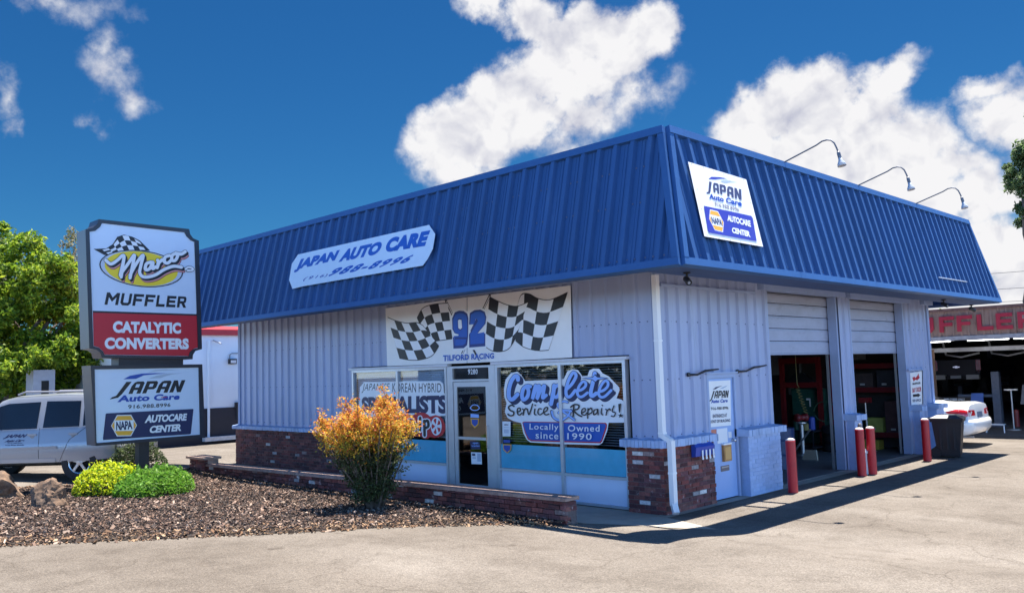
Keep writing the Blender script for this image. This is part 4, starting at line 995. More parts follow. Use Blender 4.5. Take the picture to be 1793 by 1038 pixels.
for s in M_: A.stroke('ink_brick', [(x+24, y+44) for x, y in s], 34)
for s in M_: A.stroke('ink_pink', [(x+20, y+38) for x, y in s], 30)
for s in M_: A.stroke('ink_black', [(x+16, y+20) for x, y in s], 42)
for s in M_: A.stroke('ink_black', s, 44)
for s in M_: A.stroke('ink_white', s, 34)
A.stroke('ink_black', [(1130, 495), (1160, 475), (1200, 485), (1205, 505), (1150, 510)], 32); A.stroke('ink_white', [(1130, 495), (1160, 475), (1200, 485), (1205, 505), (1150, 510)], 22)
A.done(cb)
A = Art(160, 640, 7.415, (xs-.0235, 0, 0), (1, 0, 0))
sw = [('ink_blue', [(415, 176), (500, 130), (650, 103), (820, 95), (990, 100), (800, 112), (680, 125), (580, 170)]), ('ink_grey', [(740, 168), (850, 128), (1000, 100), (1190, 96), (1050, 112), (950, 140), (900, 160)]), ('ink_grey', [(715, 92), (830, 58), (980, 48), (1150, 64), (1000, 58), (850, 70)])]
logo(A, [(300, 372), (1160, 342), (1222, 186), (370, 212)], [(336, 474), (1140, 440), (1158, 362), (356, 384)], [(476, 560), (1026, 532), (1028, 484), (478, 508)], sw)
A.fill('ink_crimson', [(905, 408), (985, 404), (982, 412), (903, 416)])
A.fill('ink_navy', [(195, 618), (1318, 560), (1326, 568), (1292, 880), (1282, 888), (155, 963), (150, 950), (186, 628)])
hexbadge(A, (424, 776), 168, 138, 0, -.02, [(320, 838), (536, 822), (528, 712), (322, 726)], .04)
A.text('ink_white', 'AUTOCARE', [(690, 744), (1232, 712), (1244, 618), (712, 640)], .05, .95); A.text('ink_white', 'CENTER', [(748, 876), (1166, 846), (1180, 752), (770, 780)], .05, .95)
A.done(cl)
# ------------------------------------------------------------------ things fixed to the shop
lamp_metal = mat('lamp_grey_metal', (.13, .14, .17), .5, metal=.3, var=.05); lens = mat('lamp_lens', (.75, .76, .78), .2)
def gooseneck(y):
    bx, bz = OT+.06, HT+.035
    t = thing('gooseneck_lamp', (bx, y, bz), 'grey gooseneck lamp arching over the blue mansard edge', 'lamp', 'gooseneck lamps along the mansard top')
    mb = MB(); mb.tube([(bx-.30, y, bz-.16), (bx, y, bz), (1.70, y, 5.69), (1.80, y, 5.735), (1.88, y, 5.74), (1.95, y, 5.72), (2.00, y, 5.66), (2.03, y, 5.58), (2.055, y, 5.50)], .013, 8); mb.build('arm', lamp_metal, t, smooth=True)
    a = Vector((.20, 0, -1)).normalized()
    mb = MB(); mb.lathe([(.022, 0), (.028, .03), (.028, .10), (.02, .12)], (2.052, y, 5.515), 12, a); mb.build('socket', lamp_metal, t, smooth=True)
    mb = MB(); mb.lathe([(.026, .0), (.032, .04), (.062, .10), (.068, .14), (.063, .14), (.056, .105), (.0, .10)], (2.072, y, 5.41), 18, a); s = mb.build('lamp_shade', mat('lamp_shade_white', (.48, .50, .54), .4), t, smooth=True)
    return t
for y, l in ((2.25, 'grey gooseneck lamp on mansard edge just right of the white logo panel, nearest of three'), (5.16, 'grey gooseneck lamp on mansard edge, the middle one of three'), (8.10, 'grey gooseneck lamp on mansard edge at the far end, the smallest of three')):
    tag(gooseneck(y), l)
def camera_unit(name, p, aim, label):
    p = Vector(p); a = Vector(aim).normalized(); t = thing(name, p, label, 'camera', 'security cameras under eaves')
    mb = MB(); mb.lathe([(.05, 0), (.05, .02), (.02, .03)], p, 12, (0, 0, -1)); mb.tube([p, p+Vector((0, 0, -.07)), p+Vector((0, 0, -.09))+a*.03], .016, 8); mb.build('bracket', black_metal, t)
    q = p+Vector((0, 0, -.11)); mb = MB(); mb.lathe([(.036, -.06), (.044, -.05), (.044, .09), (.036, .10), (.034, .09), (.0, .085)], q, 14, a); mb.build('body', black_metal, t, smooth=True)
    mb = MB(); mb.lathe([(.022, .093), (.018, .097), (.0, .098)], q, 12, a); mb.build('lens', mat('camera_lens', (.25, .27, .32), .1), t)
camera_unit('security_camera', (1.12, -.78, HB-.012), (.62, -.5, -.45), 'black security camera under the near corner of the blue mansard')
camera_unit('security_camera', (1.2, 9.2, HB-.012), (.8, -.2, -.4), 'black security camera under the mansard near the arrow notice')
camera_unit('security_camera', (.95, 11.9, HB-.012), (.5, .6, -.4), 'small black security camera under far corner of the mansard against the rusty fascia')
# black bent arms beside the side door
def wall_arm(pts, label):
    t = thing('wall_arm', pts[0], label, 'wall bracket', 'black arms over the side door')
    mb = MB(); mb.lathe([(.035, 0), (.035, .03), (.015, .035)], (pts[0][0]-.02, pts[0][1], pts[0][2]), 10, (1, 0, 0)); mb.build('mount', black_metal, t)
    mb = MB(); mb.tube(pts, [.017, .017, .02, .018, .012], 8); mb.build('arm', black_metal, t)
wall_arm([(.04, .80, 2.08), (.10, .95, 2.075), (.14, 1.12, 2.13), (.15, 1.28, 2.14), (.15, 1.50, 2.15)], 'black bent metal arm on the blue wall left of the side door frame top')
wall_arm([(.04, 2.30, 2.10), (.10, 2.48, 2.10), (.14, 2.68, 2.16), (.15, 2.86, 2.17), (.15, 3.10, 2.19)], 'black bent metal arm on the blue wall between side door and first bay')
# key drop box on the brick
t = thing('drop_box', (.12, .9, .9), 'bright blue drop box with four white key pegs on the corner brickwork', 'drop box')
boxb = mat('drop_box_blue', (.02, .06, .36), .35)
mb = MB(); mb.prism([(.125, .80), (.20, .81), (.215, .95), (.18, .985), (.125, .985)], lambda u, v, w: (u, w, v), .63, 1.17); mb.build('body', boxb, t)
mb = MB(); mb.prism([(.125, .988), (.18, .988), (.14, 1.05), (.125, 1.05)], lambda u, v, w: (u, w, v), .66, 1.14); mb.box(.145, .168, .74, 1.06, 1.012, 1.028, 1); mb.build('flap', [boxb, mat('amber_label', (.5, .3, .1), .5)], t)
for k in range(4):
    y = .80+k*.105; mb = MB(); mb.box(.216, .224, y-.018, y+.018, .79, .90); mb.lathe([(.022, 0), (.022, .012), (.0, .014)], (.216, y, .775), 10, (1, 0, 0)); mb.build('key_tag', white_mat, t)
# thin conduit across the mansard
cy0, cz0 = 7.98, 3.9
t_ = (3.9-HB)/1.0; mb = MB()
mb.tube([MS(8.0-Yn, .37, .07), MS(9.78-Yn, .37, .07)], .012, 8)
tag(mb.build('conduit_pipe', mat('conduit_grey', (.36, .42, .52), .5), loc=MS(8.9-Yn, .37, .07)), 'short white conduit pipe lying across lower far end of the blue mansard ribs', 'pipe')

# ------------------------------------------------------------------ on the forecourt
red_paint = mat('bollard_red', (.46, .010, .018), .4, var=.12, vscale=9, stain=(.18, .03, .04), sscale=7, sth=.66); conc_cap = mat('bollard_cap_concrete', (.66, .60, .56), .85, var=.1)
def bollard(x, y, label):
    t = thing('bollard', (x, y, 0), label, 'bollard', 'red bollards guarding the bays')
    mb = MB(); mb.lathe([(.084, 0.002), (.084, .88), (.080, .885)], (x, y, 0), 24); mb.build('post', red_paint, t, smooth=False)
    mb = MB(); mb.lathe([(.080, .886), (.074, .905), (.045, .922), (.0, .928)], (x, y, 0), 24); mb.build('cap', conc_cap, t, smooth=True)
bollard(.52, 3.09, 'red bollard standing alone before the first bay, nearest the side door')
bollard(.58, 5.80, 'nearer red bollard of the pair between the two bays, paint scuffed grey at top')
bollard(.64, 6.16, 'farther red bollard of the pair between the two bays')
bollard(.72, 8.90, 'red bollard beside the black wheeled bin')
# cigarette post
t = thing('cigarette_bin', (.52, 5.985, 0), 'pale grey cigarette bin with thin neck standing between two red bollards', 'ash bin')
greyp = mat('ash_bin_plastic', (.52, .53, .55), .5)
mb = MB(); mb.lathe([(.105, 0.002), (.11, .03), (.10, .30), (.105, .40), (.125, .41), (.125, .44), (.03, .56)], (.52, 5.985, 0), 4); mb.build('base', greyp, t)
mb = MB(); mb.lathe([(.03, .545), (.025, .85), (.04, .87), (.045, .93), (.035, .99), (.0, 1.0)], (.52, 5.985, 0), 16); mb.build('neck', mat('ash_bin_neck', (.10, .10, .12), .5), t, smooth=True)
# wheeled bin
bx, by = .86, 9.92
t = thing('wheeled_bin', (bx, by, 0), 'black wheeled refuse bin with rounded lid beside the far red bollard', 'bin', rotz=R(12), local=True)
binm = mat('bin_plastic', (.008, .008, .012), .55, var=.12)
def frus(mb, a0, b0, z0, a1, b1, z1, mi=0): mb.hexa([(-a0, -b0, z0), (a0, -b0, z0), (a0, b0, z0), (-a0, b0, z0), (-a1, -b1, z1), (a1, -b1, z1), (a1, b1, z1), (-a1, b1, z1)], mi)
mb = MB(); frus(mb, .22, .24, .04, .30, .32, .80); frus(mb, .325, .345, .80, .335, .355, .86)
for q in range(3): mb.box(-.16+q*.14, -.12+q*.14, -.31, -.24, .2, .7)
mb.build('body', binm, t)
mb = MB(); frus(mb, .34, .36, .862, .345, .365, .885); frus(mb, .33, .35, .886, .20, .24, .95); mb.tube([(-.37, -.25, .85), (-.42, -.2, .86), (-.42, .2, .86), (-.37, .25, .85)], .018, 8); mb.build('lid', mat('bin_lid', (.03, .032, .045), .28), t)
for s in (-1, 1):
    mb = MB(); mb.lathe([(.0, -.03), (.11, -.03), (.115, 0), (.11, .03), (.0, .03)], (-.26, s*.26, .115), 18, (0, 1, 0)); mb.build('wheel', rubber, t)
mb = MB(); mb.box(.312, .316, .05, .15, .66, .74); mb.build('label_plate', white_mat, t)
# low planter wall
t = thing('planter_wall', (-5.4, -2.2, .2), 'long low red brick planter wall with pale cap in front of the shop windows', 'low wall')
mb = MB(); WY = -2.22
def topz(x): return .52+.009*x
x = -11.0
mb2 = MB()
for i in range(5):
    a, b = -11.0+i*2.2, -11.0+(i+1)*2.2
    bricks(mb, lambda u, z, o: (u, WY-o, z), a+.003, b-.003, hgt((a+b)/2, WY)-.22, topz((a+b)/2)-.045, depth=.05, bw=.21, pale=.07, dark=.85)
    mb2.box(a, b, WY+.045, WY+.22, hgt((a+b)/2, WY)-.25, topz((a+b)/2)-.05)
bricks(mb, lambda u, z, o: (-.005+o, u, z), WY+.0, WY+.225, 0.0, .47, depth=.05, bw=.21, pale=.07)
mb.build('brickwork', brick_mat, t); mb2.build('core', mortar, t)
capm = mat('planter_cap_brick', (.30, .20, .17), .9, attr=True, var=.22, vscale=14, bump=.3)
mb = MB(); x = -10.9
while x < .03:
    w = .10*brng.uniform(.9, 1.1); z = topz(x)-.044; g = brng.uniform(.8, 1.15); b = min(x+w, .035)
    mb.hexa([(x+.003, WY-.035-brng.uniform(0, .012), z), (b-.003, WY-.035, z), (b-.003, WY+.25, z), (x+.003, WY+.25, z), (x+.003, WY-.03, z+.045), (b-.003, WY-.03, z+.045), (b-.003, WY+.25, z+.048), (x+.003, WY+.25, z+.048)], 0, (.30*g, .20*g, .165*g)); x += w
mb.build('cap', capm, t)
mb = MB(); bricks(mb, lambda u, z, o: (u, WY-.05-o, z), -11.1, -10.35, .2, .52, pale=.05); mb.build('end_pier', brick_mat, t)
mb = MB(); mb.box(-11.09, -10.36, WY-.0, WY+.26, .15, .51); mb.box(-11.15, -10.30, WY-.12, WY+.30, .522, .57); mb.build('pier_cap', mat('pier_cap_stone', (.40, .28, .22), .9, var=.2), t)
# boulders
def boulder(x, y, r, seed, label, sq=(1, 1, .72)):
    bm = bmesh.new(); bmesh.ops.create_icosphere(bm, subdivisions=4, radius=1); rr = random.Random(seed); off = Vector((rr.uniform(0, 50), rr.uniform(0, 50), rr.uniform(0, 50)))
    planes = [(Vector((rr.gauss(0, 1), rr.gauss(0, 1), rr.gauss(.2, .8))).normalized(), rr.uniform(.55, .9)) for _ in range(13)]
    for v in bm.verts:
        p = v.co.normalized(); k = 1.0
        for n_, d_ in planes:
            c = p.dot(n_)
            if c > .01: k = min(k, d_/c)
        k *= 1+.16*noise.noise(p*2.2+off)+.07*noise.noise(p*6+off)+.03*noise.noise(p*15+off)
        v.co = Vector((p.x*k*r*sq[0], p.y*k*r*sq[1], p.z*k*r*sq[2]))
    me = bpy.data.meshes.new('boulder'); bm.to_mesh(me); bm.free(); me.materials.append(mat('boulder_stone', (.17, .105, .066), .95, var=.5, vscale=6, stain=(.055, .040, .032), sscale=3.5, sth=.48, bump=1.0, bscale=18))
    o = bpy.data.objects.new('boulder', me); COL.objects.link(o); o.location = (x, y, hgt(x, y)+r*.30); return tag(o, label, 'boulder', 'boulders in the planting bed')
boulder(-6.95, -6.42, .35, 17, 'dark brown boulder nearer the drive, lying before the sign and shrubs', (1, .95, 1.0))
boulder(-8.9, -6.65, .46, 8, 'tan boulder at the left edge of the photo behind the darker one')

# ------------------------------------------------------------------ inside the bays
redp = mat('press_red', (.17, .012, .016), .45, var=.2)
t = thing('shop_press', (-3.0, 10.9, .02), 'tall red shop press frame with dark ram inside the first bay', 'press')
mb = MB()
for x in (-3.62, -2.58): mb.box(x-.05, x+.05, 10.85, 10.97, .03, 2.36)
mb.box(-3.57, -2.63, 10.84, 10.98, 2.20, 2.36); mb.box(-3.57, -2.63, 10.84, 10.98, 1.56, 1.70); mb.box(-3.75, -2.45, 10.6, 10.7, .024, .1); mb.box(-3.65, -3.55, 10.6, 11.2, .024, .1); mb.box(-2.65, -2.55, 10.6, 11.2, .024, .1); mb.build('frame', redp, t)
mb = MB(); mb.lathe([(.07, 1.95), (.07, 2.2)], (-3.1, 10.91, 0), 12); mb.prism([(-3.5, 1.70), (-2.7, 1.70), (-2.95, 1.92), (-3.05, 1.98), (-3.2, 1.98)], lambda u, v, w: (u, w, v), 10.86, 10.96); mb.build('ram', black_metal, t)
t = thing('green_tool_cabinet', (-2.9, 11.2, .02), 'dark green tool cabinet with white mark behind the red press', 'cabinet')
grn = mat('cabinet_green', (.02, .09, .07), .4, var=.2)
mb = MB(); mb.box(-3.45, -2.5, 11.05, 11.45, .03, 1.52); mb.build('body', grn, t)
for k in range(5):
    mb = MB(); mb.box(-3.42, -2.53, 11.02, 11.048, .08+k*.28, .32+k*.28); mb.build('drawer', grn, t)
mb = MB(); mb.box(-3.02, -2.90, 11.012, 11.019, 1.22, 1.27); mb.box(-2.94, -2.90, 11.012, 11.019, 1.05, 1.22); mb.build('label_plate', white_mat, t)
hosem = mat('air_hose_yellow', (.24, .20, .07), .6)
mb = MB(); pts = [(-2.2+.05*math.cos(k*.9), 8.9+.05*math.sin(k*.9)+k*.006, 1.62-k*.010) for k in range(70)]; mb.tube([(-2.2, 8.9, 3.5), (-2.2, 8.9, 1.7)]+pts, .008, 5)
tag(mb.build('air_hose', hosem, loc=(-2.2, 8.9, 3.5)), 'coiled yellow air hose hanging inside the first bay', 'hose')
t = thing('bench_grinder_stand', (-2.0, 8.6, .02), 'grey pedestal with red grinder inside the first bay', 'grinder')
mb = MB(); mb.lathe([(.16, .024), (.16, .05), (.05, .07), (.045, .75), (.12, .78), (.12, .81)], (-2.0, 8.6, 0), 14); mb.build('pedestal', steel, t)
mb = MB(); mb.lathe([(.0, -.18), (.09, -.18), (.10, -.10), (.07, -.09), (.07, .09), (.10, .10), (.09, .18), (.0, .18)], (-2.0, 8.6, .915), 16, (.3, 1, 0)); mb.build('grinder', redp, t, smooth=True)
t = thing('parts_cart', (-2.35, 9.4, .02), 'low dark cart of parts behind the red grinder', 'cart')
mb = MB(); mb.box(-2.7, -2.0, 9.2, 9.8, .12, .16); mb.box(-2.7, -2.0, 9.2, 9.8, .52, .56)
for x in (-2.68, -2.05):
    for y in (9.22, 9.75): mb.box(x, x+.03, y, y+.03, .03, .52)
mb.build('frame', black_metal, t)
for x, y, m_, h in ((-2.5, 9.35, grn, .22), (-2.2, 9.55, boxb, .3), (-2.25, 9.3, hosem, .16)):
    mb = MB(); mb.lathe([(.08, .562), (.085, .57), (.085, .56+h), (.04, .58+h), (.0, .58+h)], (x, y, 0), 12); o = mb.build('oil_can', m_, loc=(x, y, .56)); tag(o, {grn.name: 'green can standing on the dark parts cart', boxb.name: 'blue can standing on the dark parts cart', hosem.name: 'yellow can standing on the dark parts cart'}[m_.name], 'can', 'cans on the parts cart')
mb = MB(); mb.prism([(-1.62, .024), (-1.25, .024), (-1.30, .24), (-1.55, .24)], lambda u, v, w: (u, w+v*.3, v), 7.75, 7.80)
tag(mb.build('cardboard_sheet', mat('cardboard', (.42, .36, .28), .8, var=.1), loc=(-1.4, 7.8, .02)), 'pale cardboard sheet leaning on the floor of first bay', 'cardboard')
t = thing('red_shelf_rack', (-1.3, 11.25, .02), 'red and dark steel rack of boxes inside the second bay', 'rack')
mb = MB()
for x in (-2.3, -.42):
    for y in (10.95, 11.42): mb.box(x, x+.06, y, y+.05, .024, 2.6)
for z in (.30, 1.42, 2.02): mb.box(-2.24, -.42, 10.94, 10.99, z, z+.13); mb.box(-2.24, -.42, 10.992, 11.42, z+.09, z+.125)
mb.build('frame', redp, t)
bxs = mat('stored_box', (.06, .05, .055), .8, attr=True, var=.2)
for (x0, x1, z0, z1, c, lb) in ((-2.15, -1.75, 1.548, 1.95, (.05, .045, .05), 'dark box at the left of the upper shelf of the red rack'), (-1.65, -1.2, 1.548, 1.90, (.07, .05, .05), 'brown box in the middle of the upper shelf of the red rack'), (-1.1, -.6, 1.548, 1.97, (.04, .04, .05), 'black box at the right of the upper shelf of the red rack'),
                          (-1.45, -1.02, .428, .78, (.42, .44, .10), 'yellow green box on the lower shelf of the red rack'), (-2.1, -1.55, .428, .95, (.05, .05, .06), 'dark crate left of the yellow green box'), (-.95, -.55, .428, 1.2, (.10, .05, .05), 'brown carton right of the yellow green box')):
    mb = MB(); mb.box(x0, x1, 10.98, 11.38, z0, z1, 0, c); mb.box(x0+.12, x0+.24, 10.974, 10.979, z0+.05, z0+.10, 0, (.5, .5, .5)); tag(mb.build('storage_box', bxs, loc=((x0+x1)/2, 11.2, z0)), lb, 'box', 'boxes on the red rack')
mb = MB(); mb.box(-1.5, -1.0, 10.6, 10.9, .026, .25, 0, (.50, .38, .05)); tag(mb.build('storage_box', bxs, loc=(-1.25, 10.75, .02)), 'amber box on the floor under the red rack', 'box')
t = thing('jack_stand', (-1.1, 10.2, .02), 'thin steel stand with red saddle in the second bay', 'jack stand')
mb = MB(); mb.lathe([(.2, .024), (.2, .04), (.03, .06), (.02, .1), (.02, 1.2)], (-1.1, 10.2, 0), 12); mb.build('pole', mat('bright_steel', (.6, .6, .62), .3, metal=.5), t)
mb = MB(); mb.box(-1.22, -.98, 10.1, 10.3, 1.2, 1.32); mb.build('saddle', redp, t)

# more clutter in the bays
for y0_, z0_, lb in ((9.9, .10, 'lowest tyre of the stack inside the first bay'), (9.92, .31, 'second tyre of the stack inside the first bay'), (9.88, .52, 'top tyre of the stack inside the first bay')):
    mb = MB(); mb.lathe([(.19, -.10), (.31, -.10), (.335, -.05), (.335, .05), (.31, .10), (.19, .10)], (-1.75, y0_, z0_+.025), 24); tag(mb.build('tyre', rubber, loc=(-1.75, y0_, z0_)), lb, 'tyre', 'tyres stacked in the first bay')
t = thing('oil_drum', (-1.2, 6.02, .02), 'dull blue oil drum standing just inside the first bay', 'drum')
mb = MB(); mb.lathe([(.28, .024), (.29, .03), (.285, .30), (.295, .32), (.285, .34), (.285, .60), (.295, .62), (.285, .64), (.29, .86), (.27, .87), (.27, .85), (.0, .85)], (-1.2, 6.02, 0), 24); mb.build('body', mat('drum_blue', (.03, .06, .16), .45, var=.2), t)
t = thing('hose_reel', (-2.9, 11.3, 2.75), 'round hose reel high on the back wall of the first bay', 'hose reel')
mb = MB(); mb.lathe([(.22, -.06), (.22, -.05), (.10, -.045), (.10, .045), (.22, .05), (.22, .06)], (-2.9, 11.28, 2.75), 20, (0, 1, 0)); mb.build('drum', black_metal, t)
mb = MB(); mb.tube([(-2.3+.30*math.cos(a*.35), 10.55+.02*math.sin(a*1.1), .95+.26*math.sin(a*.35)) for a in range(10, 28)], .012, 6); tag(mb.build('air_hose', mat('air_hose_green', (.05, .12, .07), .6), loc=(-2.3, 10.5, .9)), 'green hose hanging in a loop beside the red press', 'hose')
for x0_, z0_, w_, h_, c_, lb in ((-2.05, 2.25, .5, .32, (.30, .31, .33), 'pale poster high on back wall left of the red rack'), (-4.3, 1.9, .4, .55, (.26, .27, .30), 'pale notice on the back wall left of the red press'), (-3.75, 1.35, .16, .22, (.34, .35, .37), 'white tag hanging by the red press')):
    mb = MB(); mb.box(x0_, x0_+w_, 11.485, 11.492, z0_, z0_+h_, 0, c_); tag(mb.build('poster', bxs, loc=(x0_, 11.49, z0_)), lb, 'poster')
t = thing('floor_jack', (-1.9, 7.3, .02), 'low red floor jack with long handle lying inside the first bay', 'jack')
mb = MB(); mb.box(-2.2, -1.6, 7.18, 7.42, .06, .16); mb.build('body', redp, t); mb = MB(); mb.bar((-1.65, 7.3, .14), (-1.15, 7.3, .75), .03, .03); mb.build('handle', steel, t)
# ------------------------------------------------------------------ the muffler shop behind
MY = 16.2
msh = thing('muffler_shop', (0, MY, 0), 'low rusty metal workshop with red block letters over an open dark bay', 'workshop')
rust = mat('rusty_fascia', (.30, .20, .16), .65, var=.15, vscale=3, stain=(.16, .075, .05), sscale=3.2, sth=.53, stretch=(1, 1, .3))
mb = MB(); ribbed(mb, lambda u, z, o: (u, MY-o, z), -9, 9, 2.86, 3.60, pitch=.203, h=.03); mb.build('fascia', rust, msh, fix=False)
mb = MB(); mb.box(-9, 9, MY-.09, MY+.2, 3.602, 3.68); mb.build('roof_edge', mat('rusty_cap', (.17, .09, .075), .7, var=.3), msh)
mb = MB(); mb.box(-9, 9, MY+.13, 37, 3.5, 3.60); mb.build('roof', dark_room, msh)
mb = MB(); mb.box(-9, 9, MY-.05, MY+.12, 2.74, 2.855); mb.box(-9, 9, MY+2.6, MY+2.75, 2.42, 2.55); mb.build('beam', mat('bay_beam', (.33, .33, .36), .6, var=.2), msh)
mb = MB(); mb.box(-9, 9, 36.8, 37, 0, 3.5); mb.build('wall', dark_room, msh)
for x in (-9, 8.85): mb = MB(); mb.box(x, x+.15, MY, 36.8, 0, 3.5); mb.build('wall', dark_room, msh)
mb = MB(); mb.box(-2.35, -1.98, MY+1.0, MY+1.2, 0, 2.7); mb.build('post', mat('tan_post', (.40, .36, .28), .7, var=.1), msh)
mb = MB(); mb.box(-1.95, -1.84, MY+1.0, MY+1.2, 0, 2.5); mb.build('post', mat('brown_post', (.20, .11, .07), .7, var=.2), msh)
mb = MB(); mb.box(-8.85, 8.85, MY+.02, 36.8, .004, .014); mb.build('floor', mat('bay_floor', (.10, .095, .095), .7, var=.3, vscale=2), msh)
A = Art(1560, 500, 5.189, (0, MY-.05, 0), (0, -1, 0))
flatmat('letter_red', (.42, .022, .045), .5)
# block capitals of the fascia: MUFFLER, each cut from sheet metal
lx = -2.40
for ch, x0 in (('M', -2.40), ('U', -1.80), ('F', -1.22), ('F', -.73), ('L', -.19), ('E', .31), ('R', .86), ('S', 1.7)):
    if ch == 'S': continue
    mb = MB(); mb.prism([(x0+u*.42, 2.99+v*.46) for u, v in GL[ch][0]], lambda u, v, w: (u, w, v), MY-.075, MY-.04); lt = mb.build('letter', MATS['letter_red'], msh)
    for h in GL[ch][1:]:
        mb = MB(); mb.face([(x0+u*.42, MY-.0775, 2.99+v*.46) for u, v in h]); mb.build('letter_counter', rust, lt, fix=False)
tubem = mat('fluorescent_tube', (.95, .97, 1.0), .3, emit=6.0); hous = mat('fixture_white', (.55, .55, .55), .5)
for k, (x, y, d) in enumerate(((-2.2, 18.2, 0), (-.55, 18.3, 0), (.75, 18.3, 0), (-1.5, 17.6, 1), (1.5, 17.0, 0))):
    t = thing('bay_light', (x, y, 2.75), ['lit fluorescent bay light left of the pickup cab', 'lit fluorescent bay light above the pickup', 'lit fluorescent bay light right of the pickup', 'short lit fluorescent light seen end on near the rusty fascia', 'lit fluorescent light at right edge under the rusty fascia'][k], 'ceiling light', 'fluorescent lights in the dark bay')
    w = (.60, .05) if d == 0 else (.05, .5)
    mb = MB(); mb.box(x-w[0], x+w[0], y-w[1], y+w[1], 2.76, 2.80); mb.tube([(x, y, 2.8), (x, y, 3.5)], .006, 4); mb.build('housing', hous, t)
    mb = MB(); mb.box(x-w[0]*.96, x+w[0]*.96, y-w[1]*.3, y+w[1]*.3, 2.742, 2.758); mb.build('tube', tubem, t)
# clutter at the mouth of the bay
liftm = mat('lift_post_blue', (.10, .12, .17), .5, var=.2)
t = thing('lift_post', (-.75, 19.5, 0), 'tall grey blue lift post right of the dark pickup', 'car lift')
mb = MB(); mb.box(-.86, -.64, 19.4, 19.62, .016, 1.75); mb.box(-.95, -.55, 19.3, 19.7, .016, .05); mb.build('column', liftm, t); mb = MB(); mb.box(-1.9, -.86, 19.45, 19.55, .95, 1.03); mb.build('arm', liftm, t)
t = thing('step_stool', (-.15, 17.0, 0), 'small white folding step stool on the floor at the dark bay', 'stool')
mb = MB()
for x in (-.36, .06): mb.bar((x-.03*(1 if x < 0 else -1), 16.9, .016), (x, 17.0, .24), .03, .03)
mb.build('leg', white_mat, t); mb = MB(); mb.box(-.38, .08, 16.88, 17.12, .24, .27); mb.build('step', white_mat, t)
t = thing('blue_panel_sign', (-.98, 18.2, 0), 'blue board on a thin post before the dark pickup', 'board')
mb = MB(); mb.box(-1.0, -.96, 18.2, 18.24, .016, .62); mb.build('post', steel, t); mb = MB(); mb.prism([(-1.17, .60), (-.80, .60), (-.76, 1.12), (-1.10, 1.12)], lambda u, v, w: (u, w, v), 18.16, 18.19); mb.build('board', mat('board_blue', (.05, .13, .42), .5), t)
t = thing('employees_board', (-1.8, 18.6, 0), 'dark barrier board reading EMPLOYEES ONLY before the pickup', 'barrier')
mb = MB(); mb.box(-2.35, -.9, 18.58, 18.62, .80, .98); mb.build('board', black_metal, t)
mb = MB()
for x in (-2.3, -1.0): mb.box(x, x+.05, 18.57, 18.63, .016, .80)
mb.build('post', black_metal, t)
A = Art(1625, 590, 5.768, (0, 18.58, 0), (0, -1, 0)); A.text('ink_white', 'EMPLOYEES ONLY', [(158, 638), (372, 638), (374, 618), (160, 618)], .04, 1.1); A.done(t)
t = thing('transmission_jack', (.15, 18.2, 0), 'thin pole jack with cross bar and red pump at right of the bay', 'jack')
mb = MB(); mb.lathe([(.2, .016), (.2, .04), (.03, .06), (.022, .1), (.022, 1.22)], (.0, 18.2, 0), 10); mb.box(-.18, .18, 18.17, 18.23, 1.2, 1.24); mb.build('pole', steel, t); mb = MB(); mb.lathe([(.07, .1), (.07, .6), (.03, .62)], (.07, 18.3, 0), 12); mb.build('pump', redp, t)
t = thing('grey_stand_panel', (.25, 18.9, 0), 'grey panel leaning on a stand beside the pole jack', 'panel')
mb = MB(); mb.prism([(.05, .75), (.40, .75), (.48, 1.3), (.15, 1.35)], lambda u, v, w: (u, w, v), 18.88, 18.92); mb.build('panel', mat('panel_grey', (.16, .16, .18), .5, var=.2), t); mb = MB(); mb.box(.22, .28, 18.88, 18.92, .016, .75); mb.build('post', black_metal, t)
mb = MB(); mb.tube([(.62, 18.6, .016), (.62, 18.6, 1.36)], .035, 10); tag(mb.build('support_pole', steel, loc=(.62, 18.6, 0)), 'tall bright pole under the raised silver car', 'pole')

t = thing('parts_shelf', (1.6, 25.5, 0), 'long shelf of pale boxes and pipes deep inside the dark workshop', 'shelf')
mb = MB()
for x in (-.9, 1.2, 3.3):
    for y in (25.3, 25.75): mb.box(x, x+.05, y, y+.05, .016, 2.5)
for z in (.4, 1.05, 1.7, 2.3): mb.box(-.9, 3.35, 25.29, 25.8, z, z+.04)
mb.build('frame', steel, t)
crng = random.Random(77); words = ('brown', 'white', 'grey', 'red', 'tan'); cols = ((.20, .13, .08), (.55, .55, .55), (.25, .26, .28), (.28, .03, .03), (.36, .29, .20))
lv = ('bottom', 'second', 'third', 'top')
for i_, z in enumerate((.4, 1.05, 1.7, 2.3)):
    x = -.8
    for k_ in range(5):
        w_ = crng.uniform(.35, .6); h_ = crng.uniform(.2, .45 if i_ < 3 else .3); q_ = crng.randrange(5)
        mb = MB(); mb.box(x, x+w_, 25.36, 25.70, z+.042, z+.042+h_, 0, cols[q_]); tag(mb.build('parts_box', bxs, loc=(x, 25.5, z+.04)), '%s carton, number %s from the left on %s level of the long workshop shelf' % (words[q_], ('one', 'two', 'three', 'four', 'five')[k_], lv[i_]), 'box', 'cartons on the workshop shelf')
        x += w_+crng.uniform(.12, .3)
for x0_, lb in ((-3.1, 'exhaust pipe rack hanging left above the pickup'), (-1.6, 'bent exhaust pipe hanging above the pickup'), (.2, 'exhaust pipe hanging right of the pickup')):
    mb = MB(); mb.tube([(x0_, 22, 2.9), (x0_+.1, 22, 2.35), (x0_+.6, 22, 2.25), (x0_+1.2, 22, 2.38)], .04, 8); tag(mb.build('exhaust_pipe', steel, loc=(x0_, 22, 2.9)), lb, 'pipe')
